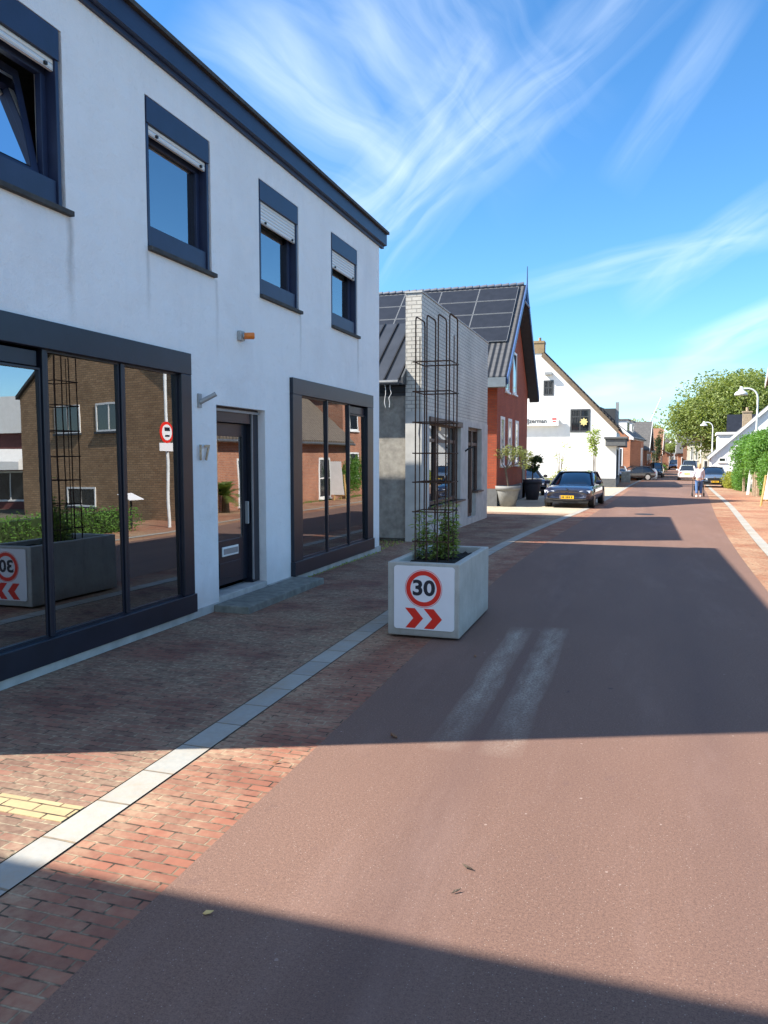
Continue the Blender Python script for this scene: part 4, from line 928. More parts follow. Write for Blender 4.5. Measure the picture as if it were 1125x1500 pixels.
# ------------------------------------------------------------------ opposite side, seen mirrored in the shop windows
oh = house('low_brick_house', 'low red brick house with brown pantile roof mirrored in the farther shop window', (6.0, 24.6), 0, 1, 8, 12.7, 2.95, 6.4, M['brick_opp'], M['tile_brown'], 'y', wins=[(2.1, 3.1, .1, 2.0, 1, 2), (5.5, 6.5, .1, 2.0, 1, 2), (9.0, 10.3, .05, 2.0, 1, 2)], white_barge=True)
q = MB(); q.tube([(-.36, -.1, 2.68), (-.36, 12.8, 2.68)], .06, 8); q.build('gutter', M['zinc'], oh)
q = MB(); q.tube([(-.07, 12.4, -.2), (-.07, 12.4, 2.7)], .05, 8); q.build('drainpipe', M['white_paint'], oh)
# brown brick building, its end wall turned to the street
bw_ = thing('brown_brick_building', 'brown brick gabled building across the street, mirrored in the nearest shop window', 'building', (4.5, 20.4, -.07), R(12), local=True)
q = MB(); q.prism([(-.1, 0, -.1), (8.75, 0, -.1), (8.75, 0, 4.3), (4.35, 0, 7.25), (-.1, 0, 4.3)], (0, 1.9, 0)); q.build('wall', M['brick_brown'], bw_)
q = MB(); q.prism([(-.22, -.1, 4.22), (4.35, -.1, 7.27), (8.87, -.1, 4.24), (8.87, -.1, 4.36), (4.35, -.1, 7.40), (-.22, -.1, 4.34)], (0, 2.1, 0)); q.build('roof', M['tile_grey'], bw_)
FW = ('y', 0, -1)
for (a, b, c, d) in ((5.13, 6.47, 2.92, 3.87), (2.85, 4.22, 2.92, 3.87), (4.41, 6.0, .36, 1.04)):
    window(bw_, FW, a, b, c, d, M['white_paint'], .06, cols=2, sill=M['soffit'])
# white and maroon house further back across the street
mh = thing('maroon_white_house', 'house with white cladding over a maroon band, mirrored at the left frame edge', 'house', (15.6, 25.5, -.1), local=True)
q = MB(); q.box(0, 14, 0, 8, -.1, 3.22); q.build('wall', plain('maroon_wall', (.14, .045, .04), .7), mh)
q = MB(); q.box(-.2, 14, -.25, 8, 3.22, 4.75); q.build('cladding', M['white_paint'], mh)
for k in range(4):
    q = MB(); a = .4+k*3.1; q.prism([(a, -.01, 2.55), (a, -.7, 2.0), (a, -.7, 1.65), (a, -.01, 1.65)], (2.4, 0, 0)); q.build('awning', M['white_paint'], mh)
    window(mh, ('y', 0, -1), a+.1, a+2.3, .3, 1.6, M['white_paint'], .08, cols=2)
# neighbour behind the photographer: throws the foreground shade
house('neighbour_house', 'brick neighbour before the white house, outside the photo, shading the foreground', (-4.9, -13.44), 0, -1, 8.5, 13.35, 6.0, 6.1, M['brick_opp'], M['plinth'], 'flat', wins=[(1, 3, .8, 2.6, 2), (5, 7, .8, 2.6, 2), (9, 11, .8, 2.6, 2), (1, 2.3, 3.8, 5.2), (5, 6.3, 3.8, 5.2), (9, 10.3, 3.8, 5.2)])

# ------------------------------------------------------------------ street lamps
def street_lamp(x, y, label, first=None):
    if first is None:
        h = thing('street_lamp', label, 'street lamp', (x, y, gz(y)), 0, 'white curved street lamps', local=True)
        H_ = 6.0
        q = MB(); r = .55
        path = [(0, 0, 0), (0, 0, 1.2), (0, 0, H_-r)] + [(-r+r*math.cos(R(a)), 0, H_-r+r*math.sin(R(a))) for a in (20, 40, 60, 80, 90)] + [(-.78, 0, H_)]
        q.tube(path, [.085, .075, .055]+[.05]*6, 10); q.build('pole', M['lampwhite'], h)
        q = MB(); q.lathe([(0, .12), (.07, .12), (.08, -.02), (.14, -.05), (.15, -.12), (.26, -.18), (.34, -.27), (.37, -.37), (.35, -.37), (.0, -.30)], (-.88, 0, H_), 20); q.build('lamp_shade', M['lampwhite'], h)
        q = MB(); q.lathe([(0, 1.0), (.11, 1.0), (.12, 0), (.13, 0)], (0, 0, 0), 12); q.build('base', M['lampwhite'], h)
        return h
    h = copy_tree(first); h.location = (x, y, gz(y)); h['label'] = label; return h
l1 = street_lamp(6.60, 48.7, 'tallest looking white street lamp, its pole rising from the tall hedge')
for x, y, l in ((7.72, 88, 'second white street lamp, in front of the white dormer house'), (9.05, 120, 'third white street lamp, before the cream house'), (8.75, 166, 'fourth white street lamp, right one of the far pair'), (8.9, 196, 'farthest white street lamp, left one of the far pair')):
    street_lamp(x, y, l, l1)

# ------------------------------------------------------------------ road sign and info board across the street (mirrored)
rs = thing('road_sign', 'round red edged no-entry sign for lorries on a white pole across the street', 'sign', (3.6, 18.35, gz(18.35)))
q = MB(); q.tube([(3.6, 18.35, gz(18.35)), (3.6, 18.35, 4.9)], .045, 10); q.build('pole', M['lampwhite'], rs)
q = MB(); q.disc((3.53, 18.25, 2.62), .30, 0, .02); dsc = q.build('sign_disc', M['signred'], rs)
q = MB(); q.disc((3.516, 18.25, 2.62), .22, 0, .006); fc = q.build('sign_face', M['signwhite'], dsc)
q = MB(); q.box(3.508, 3.512, 18.13, 18.37, 2.66, 2.76); q.box(3.508, 3.512, 18.15, 18.35, 2.50, 2.55); q.build('lorry_symbol', M['signblack'], dsc)
q = MB(); q.box(3.52, 3.54, 17.92, 18.58, 2.10, 2.33); q.build('sub_plate', M['signwhite'], rs)
ib = thing('info_board', 'small white slanted information board behind the clipped hedge across the street', 'board', (4.3, 17.6, gz(17.6)))
q = MB(); q.tube([(4.3, 17.6, -.05), (4.3, 17.6, .80)], .03, 8); q.build('post', M['black'], ib)
q = MB(); q.prism([(4.1, 17.3, .76), (4.5, 17.3, .92), (4.5, 17.9, .92), (4.1, 17.9, .76)], (0, 0, .02)); q.build('panel', M['signwhite'], ib)
hd = MB(); rng = random.Random(3)
for k in range(14): hd.leaves((4.45-k*.04+rng.uniform(-.1, .1), 11.0+k*.45, .30), (.5, .45, .40+rng.uniform(-.05, .05)), 330, .07, .55, 1, rng)
hh = thing('clipped_hedge', 'low clipped green hedge before the brown building across the street', 'hedge', (4.0, 15, 0)); hd.build('foliage', M['leaf_hedge'], hh)
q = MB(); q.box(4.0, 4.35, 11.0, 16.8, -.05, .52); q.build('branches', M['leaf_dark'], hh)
# palm in front of low brick house
pm = thing('palm', 'small palm in front of the low brick house, mirrored in the door glass', 'palm', (5.45, 24.9, gz(26)))
q = MB(); q.tube([(5.45, 24.9, -.15), (5.45, 24.9, .5)], [.14, .11], 10); q.build('trunk', M['bark'], pm)
q = MB(); rng = random.Random(5)
for k in range(34):
    a = rng.uniform(0, 6.28); el = rng.uniform(.1, 1.4); l = rng.uniform(.8, 1.15)
    pts = [Vector((5.45, 24.9, .5)) + Vector((math.cos(a)*math.cos(el)*l*s, math.sin(a)*math.cos(el)*l*s, math.sin(el)*l*s - .5*s*s*l)) for s in (0, .25, .5, .75, 1)]
    for i in range(4):
        d = (pts[i+1]-pts[i]).normalized(); sd2 = d.cross(Vector((0, 0, 1))).normalized()
        for j in range(4):
            p = pts[i].lerp(pts[i+1], j/4)
            for sg in (-1, 1): q.add([p, p+d*.05, p+sd2*sg*.22+d*.14], [(0, 1, 2)])
q.build('frond', M['leaf_palm'], pm)

# ------------------------------------------------------------------ trees, hedges, pots
def tree(name, label, x, y, h, crown, trunk_r, nleaf, size, mat, clumps=26, rng=None, cat='tree', zc=None, zbase=None, shell=.0):
    rng = rng or random.Random(int(x*13+y)); z0 = gz(y) if zbase is None else zbase
    t = thing(name, label, cat, (x, y, z0)); c = Vector((x, y, zc if zc is not None else z0+h-crown[2]))
    tb = MB(); tb.tube([(x, y, z0-.1), (x+rng.uniform(-.02, .02)*h, y, z0+(c.z-z0)*.5), (c.x, c.y, c.z)], [trunk_r, trunk_r*.75, trunk_r*.45], 9)
    lv = MB()
    for k in range(clumps):
        while True:
            d = Vector((rng.uniform(-1, 1), rng.uniform(-1, 1), rng.uniform(-1, 1)))
            if .25 < d.length < 1: break
        p = Vector((c.x+d.x*crown[0]*.8, c.y+d.y*crown[1]*.8, c.z+d.z*crown[2]*.8))
        tb.tube([Vector((x, y, z0+(c.z-z0)*rng.uniform(.55, .95))), (Vector((x, y, c.z))+p)/2+Vector((0, 0, -.05*h)), p], [trunk_r*.3, trunk_r*.18, trunk_r*.05], 5)
        s = rng.uniform(.2, .42)
        lv.leaves(p, (crown[0]*s, crown[1]*s, crown[2]*s*.85), nleaf//clumps, size, .3, 1, rng)
    tb.build('trunk', M['bark'], t); lv.build('crown', mat, t); return t
tree('big_tree', 'huge broad green tree towering behind the white house on the right', 13.3, 112, 14.3, (9.6, 8, 6.4), .55, 60000, .42, M['leaf_tree'], 170)
tree('distant_tree', 'green tree top above the roofs where the lamps converge', 8.0, 190, 9, (3.2, 3, 3.2), .3, 1800, .4, M['leaf_tree'], 14)
tree('distant_tree', 'dark round tree rising between the far left houses', 5.3, 205, 9.5, (4, 3, 3), .3, 1800, .4, M['leaf_dark'], 14)
tree('distant_tree', 'tawny tree behind the pale orange roof at far left', 0.5, 170, 10.5, (6, 4, 3), .3, 2200, .4, M['leaf_yellow'], 16)
tree('conifer_shrub', 'narrow dark evergreen beside the second left gable', 2.6, 104.5, 6.2, (.9, .9, 2.7), .12, 1500, .2, M['leaf_dark'], 16)
# tall hedge at the right
def hedge(name, label, x, y, rad, zc, n, size, mat, rng, trunks=(), tz=0):
    t = thing(name, label, 'hedge', (x, y, gz(y))); lv = MB()
    nb = max(6, int(rad[1]*5))
    for k in range(nb*2):
        yy = y-rad[1]+2*rad[1]*(k % nb+.5)/nb; lv.leaves((x+rng.uniform(-.25, .25)*rad[0], yy, zc+rng.uniform(-.2, .2)*rad[2]), (rad[0]*rng.uniform(.75, 1.0), rad[1]/nb*2.6, rad[2]*rng.uniform(.75, 1.0)), n//(nb*2), size, .45, 1, rng)
    lv.build('foliage', mat, t)
    q = MB()
    for (tx_, ty_) in trunks: q.tube([(tx_, ty_, gz(ty_)-.1), (tx_+rng.uniform(-.05, .05), ty_, zc)], [.06, .035], 6)
    if trunks: q.build('stem', M['bark'], t)
    return t
hedge('tall_hedge', 'tall bright green hedge on bare stems at the right of the path', 6.85, 47.6, (1.4, 3.6, 1.5), 1.95, 19000, .17, M['leaf_hedge'], random.Random(11), [(6.6, 44.6), (6.7, 46), (6.6, 47.5), (6.7, 49), (6.8, 50.4)])
hedge('side_shrub', 'green leafy shrub at the right frame edge beside the white easel sign', 5.45, 36.6, (.42, .9, 1.0), .95, 3000, .11, M['leaf_hedge'], random.Random(12))
hedge('low_hedge', 'low yellow green hedge under the white end wall', 6.4, 58.5, (.65, 3.0, .62), .18, 5500, .13, M['leaf_yellow'], random.Random(13))
hedge('round_shrub', 'mid green shrub between the yellow hedge and the timber posts', 6.35, 53.0, (.55, 1.3, .95), .45, 4500, .12, M['leaf_hedge'], random.Random(14))
rp = random.Random(2)
for i, (x, y, h, wht) in enumerate(((6.25, 50.6, 1.45, 0), (5.95, 46.4, 1.40, 1), (6.1, 45.4, 1.2, 0), (6.05, 44.4, 1.3, 0), (6.05, 43.6, 1.25, 0))):
    q = MB(); lean = .12 if wht else 0.0; wdt = .07
    q.prism([(x-wdt, y-.06, gz(y)-.05), (x+wdt, y-.06, gz(y)-.05), (x+wdt+lean, y-.06, gz(y)+h), (x-wdt+lean, y-.06, gz(y)+h)], (0, .12, 0))
    lab = 'leaning white painted post among the hedge stems' if wht else 'weathered timber stake under the tall hedge, %s' % ['farthest of the stakes', '', 'just nearer than the white post', 'second nearest to the camera', 'nearest to the camera'][i]
    tag(q.build('hedge_post', M['white_paint'] if wht else M['post'], None, .01), lab, 'post', 'posts under the tall hedge')
gs = MB(); rng = random.Random(8)
for _ in range(2600):
    y = rng.uniform(31, 56); x = SR1(y)+2.08+rng.uniform(-.15, .9); z = gz(y)
    a = rng.uniform(0, 6.28); h = rng.uniform(.05, .16); gs.add([(x, y, z-.03), (x+.03*math.cos(a), y+.03*math.sin(a), z-.03), (x+.05*math.cos(a+1), y+.05*math.sin(a+1), z+h)], [(0, 1, 2)])
tag(gs.build('grass', M['leaf_hedge']), 'rough grass verge along the path under the hedge', 'grass', kind='stuff')
# easel sign
es = thing('easel_sign', 'white board on a yellow pine easel at the right frame edge', 'sign', (5.2, 34.5, gz(34.5)))
g0 = gz(34.5)
for dx, dy in ((-.32, 0), (.32, 0), (-.20, .55), (.2, .55)):
    q = MB(); q.tube([(5.2+dx, 34.3+dy, g0), (5.2+dx*.45, 34.5, g0+1.25)], .028, 4, smooth=False); q.build('leg', M['pine'], es)
q = MB(); q.box(4.9, 5.5, 34.38, 34.42, g0+.22, g0+.27); q.build('rail', M['pine'], es)
q = MB(); q.prism([(4.98, 34.30, g0+.28), (5.75, 34.30, g0+.28), (5.75, 34.42, g0+1.9), (5.2, 34.42, g0+1.9)], (0, .03, 0)); q.build('board', M['white_paint'], es)

def pot(x, y, r, h, mat, rim, name, label):
    t = thing(name, label, 'plant pot', (x, y, gz(y))); q = MB()
    q.lathe([(0, 0), (r*.62, 0), (r*.92, h*.78), (r*.92, h*.80), (r, h*.80), (r*1.02, h), (r*.93, h), (r*.9, h-.08), (0, h-.08)], (x, y, gz(y)), 28); q.build('pot_body', mat, t)
    q = MB(); q.lathe([(0, h-.06), (r*.9, h-.07)], (x, y, gz(y)), 20); q.build('soil', M['soil'], t); return t
pot(-4.78, 30.6, .50, .82, M['pot_grey'], .05, 'large_pot', 'large round light grey pot in front of the red brick house')
pot(-4.55, 36.5, .44, .95, M['pot_dark'], .05, 'large_pot', 'large dark pot between the red house and the parked black car')
ol = thing('olive_tree', 'small olive tree with bare crooked trunk in the light grey pot', 'tree', (-4.78, 30.6, .6)); rng = random.Random(21); q = MB()
q.tube([(-4.75, 30.6, .6), (-4.82, 30.6, 1.0), (-4.88, 30.6, 1.35)], [.05, .045, .04], 7)
lv = MB()
for (ex, ez, n) in ((-5.12, 1.95, 240), (-4.75, 2.08, 340), (-4.35, 2.02, 420), (-4.05, 1.85, 420), (-4.1, 1.55, 240), (-4.6, 1.85, 160)):
    q.tube([(-4.88, 30.6, 1.33), ((ex-4.88)/2, 30.6, 1.52), (ex, 30.6, ez)], [.03, .02, .01], 6)
    lv.leaves((ex, 30.6, ez), (.28, .32, .24), n, .07, .1, 1, rng)
q.build('trunk', M['bark'], ol); lv.build('crown', M['leaf_olive'], ol)
tree('potted_tree', 'dark leaved little tree growing in the dark pot', -4.55, 36.5, 1.7, (.55, .55, .55), .04, 1100, .11, M['leaf_dark'], 14, random.Random(5), zc=1.55, zbase=.5)
# saplings before the white gable wall
def sapling(x, y, h, w_, n, label, mat, rng, size=.16):
    t = thing('sapling', label, 'shrub', (x, y, gz(y)), group='saplings before the white gable wall'); q = MB(); lv = MB(); z0 = gz(y)
    for k in range(4):
        top = Vector((x+rng.uniform(-w_, w_), y+rng.uniform(-.2, .2), z0+h*rng.uniform(.75, 1)))
        mid = Vector((x+(top.x-x)*.35, y, z0+h*.5)); q.tube([(x+rng.uniform(-.1, .1), y, z0), mid, top], [.03, .02, .008], 5)
        for _ in range(n//24+1):
            f = rng.uniform(.35, 1); p = mid.lerp(top, (f-.35)/.65); lv.leaves(p, (.32, .25, .2), 7, size, .1, 1, rng)
    q.build('stem', M['bark'], t)
    if n: lv.build('foliage', mat, t)
sapling(-2.6, 55.4, 4.6, .75, 330, 'tall leafy sapling against the white gable wall', M['leaf_vine'], random.Random(4), .2)
sapling(-5.0, 55.2, 3.6, .9, 26, 'nearly bare thin sapling left of the leafy one', M['leaf_vine'], random.Random(6))
for k, (x, y, rr, zc, l) in enumerate(((-4.6, 52, (.9, .6, .75), .35, 'yellow green bush behind the black car, against the gable wall'), (-6.3, 48, (1.4, .8, .7), .3, 'low green bush behind the dark pot'))):
    t = thing('garden_bush', l, 'bush', (x, y, gz(y))); lv = MB(); rng = random.Random(30+k)
    for _ in range(6): lv.leaves((x+rng.uniform(-.5, .5)*rr[0], y, zc+rng.uniform(-.2, .2)), (rr[0]*.6, rr[1], rr[2]*.8), 170, .12, .2, 1, rng)
    lv.build('foliage', M['leaf_yellow'] if k == 0 else M['leaf_olive'], t)

# ------------------------------------------------------------------ cars
def paint(name, c, rough=.25):
    m_ = plain(name, c, rough, .0, .06, 2, 0, .6, .9); return m_
M['p_black'] = paint('blue_black_paint', (.014, .020, .045)); M['p_white'] = paint('white_car_paint', (.75, .75, .76)); M['p_silver'] = paint('silver_paint', (.42, .45, .48)); M['p_grey'] = paint('grey_blue_paint', (.09, .12, .17)); M['p_dark'] = paint('dark_car_paint', (.02, .022, .026))
M['carglass'] = plain('car_glass', (.012, .016, .022), .03, 0, .2, 2, 0, .9, .5); M['tyre'] = plain('tyre_rubber', (.018, .018, .018), .85); M['rim'] = plain('alloy_rim', (.4, .41, .42), .3, .8)
M['plate'] = plain('yellow_plate', (.85, .50, .02), .4, 0, .03); M['lampglass'] = plain('headlamp_glass', (.62, .65, .70), .08, .2, .1, 10, 0, .9, .9); M['taillamp'] = plain('tail_lamp', (.35, .01, .01), .15); M['chrome'] = plain('chrome', (.7, .7, .72), .12, 1.0)
def car(name, label, loc, rz, mat, L_=4.6, W_=1.84, H_=1.46, kind='wagon', back=False, group=None, simple=False, roofm=None):
    """front of the car faces local -Y"""
    c = thing(name, label, 'car', loc, rz, group, local=True); w2 = W_/2
    belt = .62*H_; 
    if kind == 'wagon': st = [(-L_/2-.03, .40, .62, .78), (-L_/2+.06, .26, .74, .92), (-L_/2+.30, .22, .80, .99), (-L_/2+.85, .20, .87, 1.01), (-L_/2+1.35, .20, .60*H_+.02, 1.0), (0, .2, belt, 1.0), (L_/2-.9, .2, belt+.03, 1.0), (L_/2-.15, .25, belt+.02, .95), (L_/2, .38, belt-.10, .86)]
    else: st = [(-L_/2, .48, .66, .82), (-L_/2+.15, .3, .80, .95), (-L_/2+.6, .22, .90, 1.0), (-L_/2+1.05, .2, .60*H_+.03, 1.0), (0, .2, belt, 1.0), (L_/2-.7, .2, belt+.03, 1.0), (L_/2-.12, .25, belt+.04, .96), (L_/2, .38, belt-.12, .88)]
    q = MB(); n = 0; rows = []
    for (y, zb, zt, k) in st:
        ww = w2*k; zm = (zb+zt)/2
        prof_ = [(0, zb), (ww*.82, zb), (ww*.98, zb+(zt-zb)*.18), (ww, zb+(zt-zb)*.5), (ww*.97, zb+(zt-zb)*.84), (ww*.86, zt), (ww*.5, zt+.025), (0, zt+.035)]
        rows.append([(x, y, z) for x, z in prof_] + [(-x, y, z) for x, z in prof_[-2:0:-1]])
    m_ = len(rows[0]); vs_ = [p for r in rows for p in r]
    fs = [(i*m_+k, i*m_+(k+1) % m_, (i+1)*m_+(k+1) % m_, (i+1)*m_+k) for i in range(len(rows)-1) for k in range(m_)] + [tuple(range(m_)), tuple(range((len(rows)-1)*m_+m_-1, (len(rows)-1)*m_-1, -1))]
    q.add(vs_, fs, True); body = q.build('body', mat, c)
    sub = body.modifiers.new('s', 'SUBSURF'); sub.levels = 2; sub.render_levels = 2
    # cabin
    yw0 = -L_/2+(1.25 if kind == 'wagon' else .95); yw1 = yw0+1.0; yr1 = L_/2-(.75 if kind in ('wagon', 'van') else .6); yr0 = L_/2-.12
    zb = belt-.06; zt = H_-.03
    A = [(yw0, zb, .86, zb+.01), (yw1, zb, .90, zt-.03), ((yw1+yr1)/2, zb, .91, zt), (yr1, zb, .88, zt-.06), (yr0, zb, .80, zb+.02)]
    q = MB(); rows = []
    for (y, z0_, k, z1_) in A:
        wb_, wt = w2*k*1.02, w2*k*(.74 if z1_ > zb+.1 else 1.0)
        rows.append([(wb_, y, z0_), (wb_*.5+wt*.5+.01, y, (z0_+z1_)/2), (wt, y, z1_-.02), (wt*.6, y, z1_+.015), (0, y, z1_+.02), (-wt*.6, y, z1_+.015), (-wt, y, z1_-.02), (-(wb_*.5+wt*.5+.01), y, (z0_+z1_)/2), (-wb_, y, z0_)])
    m_ = 9; vs_ = [p for r in rows for p in r]
    q.add(vs_, [(i*m_+k, i*m_+k+1, (i+1)*m_+k+1, (i+1)*m_+k) for i in range(4) for k in range(8)], True)
    q.build('window_glass', M['carglass'], c)
    # roof skin and pillars in body colour, just proud of the glass
    q = MB(); e = .012
    rr = [[(x*1.01, y, z+e) for (x, y, z) in r[2:7]] for r in rows[1:4]]
    vs_ = [p for r in rr for p in r]; q.add(vs_, [(i*5+k, i*5+k+1, (i+1)*5+k+1, (i+1)*5+k) for i in range(2) for k in range(4)], True)
    q.build('roof', roofm or mat, c)
    for sg in (-1, 1):
        q = MB(); P0, P1 = Vector(rows[0][0]), Vector(rows[1][2]); Q = [Vector((sg*p.x*1.01, p.y, p.z+.01)) for p in (P0, P1)]
        q.tube(Q, .035, 6)
        Q = [Vector((sg*p[0]*1.01, p[1], p[2]+.01)) for p in (rows[3][2], rows[4][0])]; q.tube(Q, .05, 6)
        for yy in ((yw1+yr1)/2-.1,): q.tube([(sg*(w2*.91*1.02+.004), yy, zb), (sg*(w2*.91*.74+.006), yy, zt-.02)], .03, 6)
        q.tube([Vector((sg*rows[k][2][0]*1.015, rows[k][2][1], rows[k][2][2]+.005)) for k in (1, 2, 3)], .025, 6)
        q.build('pillar', mat, c)
    # wheels
    for sx in (-1, 1):
        for yy in (-L_/2+.86, L_/2-.88):
            q = MB(); q.disc((sx*(w2-.12), yy, .33), .33, 0, .22, 24); wh = q.build('wheel', M['tyre'], c, .02)
            q = MB(); q.disc((sx*(w2-.012), yy, .33), .235, 0, .012, 20); q.build('rim', M['rim'], wh)
            q = MB()
            q.disc((sx*(w2-.06), yy, .36), .385, 0, .10, 24); q.build('wheel_arch', M['black'], c)
    for sx in (-1, 1):
        q = MB(); q.box(sx*(w2*.95), sx*(w2+.17), yw0+.22, yw0+.36, belt+.01, belt+.16); q.build('mirror', mat, c, .04)
    yf = -L_/2
    if not back or True:
        q = MB(); q.prism(rrect(-.44, .44, .46, .70, .07, yf-.012), (0, .10, 0)); gr = q.build('grille', M['black'], c)
        q = MB(); q.prism(rrect(-.80, .80, .22, .36, .05, yf+.03), (0, .12, 0)); q.build('lower_intake', M['black'], c)
        for sx in (-1, 1):
            q = MB(); q.prism([(sx*.46, yf-.03, .57), (sx*.86, yf+.06, .60), (sx*.88, yf+.09, .70), (sx*.48, yf-.02, .68)], (0, .12, .0)); q.build('headlight', M['lampglass'], c, .01)
        q = MB(); q.prism(rrect(-.27, .27, .38, .50, .012, yf-.045), (0, .03, 0)); pt = q.build('number_plate', M['plate'], c)
        q = MB(); q.box(-.265, -.225, yf-.049, yf-.0455, .385, .495); q.build('blue_band', M['blue_paint'], pt)
        q = MB()
        for k, xx in enumerate((-.17, -.11, -.02, .04, .10, .19)): q.box(xx-.018, xx+.018, yf-.049, yf-.0455, .405+.0*k, .475)
        q.build('characters', M['signblack'], pt)
        q = MB(); q.disc((0, yf+.02, .745), .04, 1, .03, 16); q.build('badge', M['chrome'], c)
    yb = L_/2
    for sx in (-1, 1):
        q = MB(); q.prism([(sx*.52, yb-.02, belt-.22), (sx*.80, yb-.10, belt-.2), (sx*.82, yb-.10, belt-.06), (sx*.54, yb-.03, belt-.08)], (0, .045, 0)); q.build('tail_light', M['taillamp'], c, .01)
    q = MB(); q.prism(rrect(-.26, .26, .62, .73, .012, yb+.015), (0, -.05, 0)); q.build('rear_plate', M['plate'], c)
    return c
car('parked_car', 'black estate car facing the camera, parked before the white gable house', (-2.28, 32.6, gz(32)), R(-4), M['p_black'], 4.85, 1.90, 1.42, group=None)
car('parked_car', 'dark car half hidden behind the dark pot and red house', (-5.8, 43.0, gz(43)), R(20), M['p_dark'], 4.3, 1.78, 1.5, 'hatch')
car('parked_car', 'dark grey car with orange plate beside the walking woman', (5.45, 60.8, gz(61)), R(-2), M['p_grey'], 4.3, 1.80, 1.48, 'hatch')
car('parked_car', 'white hatchback just behind the woman, left of the dark grey car', (5.05, 83, gz(83)), R(176), M['p_white'], 4.2, 1.80, 1.52, 'hatch')
car('parked_car', 'silver car nose sticking out behind the white gable house', (-1.5, 76.5, gz(76)), R(5), M['p_silver'], 4.3, 1.80, 1.45, 'hatch')
car('parked_car', 'black hatchback parked in front of the orange brick bay house', (-.1, 97-17.5, gz(80)), R(-62), M['p_dark'], 3.9, 1.72, 1.45, 'hatch')
car('parked_car', 'dark car standing behind the far concrete planter on the left', (2.4, 97, gz(97)), R(-5), M['p_dark'], 4.4, 1.8, 1.75, 'wagon')
car('parked_car', 'grey blue van like car at the far end beside the lamp pair', (7.2, 158, gz(158)), R(-4), M['p_grey'], 4.6, 1.9, 1.9, 'hatch')
car('parked_car', 'farthest white car, parked before the cream house', (7.6, 118, gz(118)), R(175), M['p_white'], 4.6, 1.9, 1.8, 'hatch')
car('parked_car', 'car with grey roof standing behind the white hatchback', (6.1, 96, gz(96)), R(176), M['p_grey'], 4.8, 1.9, 2.0, 'wagon')

# far planter with board, low wall and mast
fp = thing('far_planter', 'distant concrete planter with grey sign board and brown flowering plant', 'planter', (1.3, 84, gz(84))); g0 = gz(84)
q = MB(); q.box(.85, 1.75, 83.6, 85.2, g0, g0+.8); q.build('box', M['concrete'], fp, .02)
q = MB(); q.box(.93, 1.67, 83.57, 83.6, g0+.08, g0+.74); q.build('sign_plate', M['grey_metal'], fp)
t = thing('flowering_bush', 'brown and white flowering bush in the distant planter', 'plant', (1.3, 84.5, g0+.8)); lv = MB(); rng = random.Random(9)
lv.leaves((1.3, 84.5, g0+1.35), (.35, .4, .7), 420, .12, .1, 1, rng); lv.build('foliage', M['leaf_rust'], t)
for sx in (-.55, .6):
    t2 = thing('white_sack', 'white bulky sack standing %s of the distant planter' % ('left' if sx < 0 else 'right'), 'sack', (1.3+sx, 84.9, g0)); q = MB()
    q.lathe([(0, 0), (.34, .02), (.40, .35), (.38, .75), (.26, 1.0), (.1, 1.12), (0, 1.1)], (1.3+sx, 85.6, g0), 14); q.build('sack_body', M['white_paint'], t2)
q = MB(); q.box(-1.1, -.35, 70.5, 73.5, gz(72)-.1, gz(72)+.95); tag(q.build('low_wall', M['stucco']), 'low grey garden wall beyond the white gable house', 'wall')
q = MB(); q.tube([(1.3, 118, 5), (3.4, 118, 10.2)], [.11, .05], 8); tag(q.build('leaning_mast', M['white_paint']), 'thin leaning white mast above the far left roofs', 'mast')
for x, y, l in ((3.6, 121, 'green bush by the far left pavement'), (4.4, 133, 'smaller bush farther down the left pavement'), (2.3, 112, 'nearest of the far left pavement bushes')):
    t = thing('street_bush', l, 'bush', (x, y, gz(y))); lv = MB(); rng = random.Random(int(y)); lv.leaves((x, y, gz(y)+.7), (.9, .9, .8), 500, .2, .2, 1, rng); lv.build('foliage', M['leaf_hedge'], t)
# manhole cover
q = MB(); q.disc((.35, 27.5, gz(27.5)+.001), .32, 2, .012, 32); tag(q.build('manhole_cover', M['black']), 'round dark manhole cover in the red road', 'manhole cover')
wd = MB(); rng = random.Random(77)
for _ in range(420):
    if rng.random() < .6: x, y = -4.85+rng.uniform(-.5, .12), rng.uniform(14.45, 16.2)
    else: x, y = -4.70+rng.uniform(0, .02), rng.uniform(10.6, 14.2)
    a = rng.uniform(0, 6.28); h = rng.uniform(.01, .05); z = gz(y)
    wd.add([(x, y, z), (x+.02*math.cos(a), y+.02*math.sin(a), z), (x+.035*math.cos(a+.6), y+.035*math.sin(a+.6), z+h)], [(0, 1, 2)])
tag(wd.build('weeds', M['leaf_vine']), 'sparse weeds and moss in the gap beside the white house', 'weeds', kind='stuff')
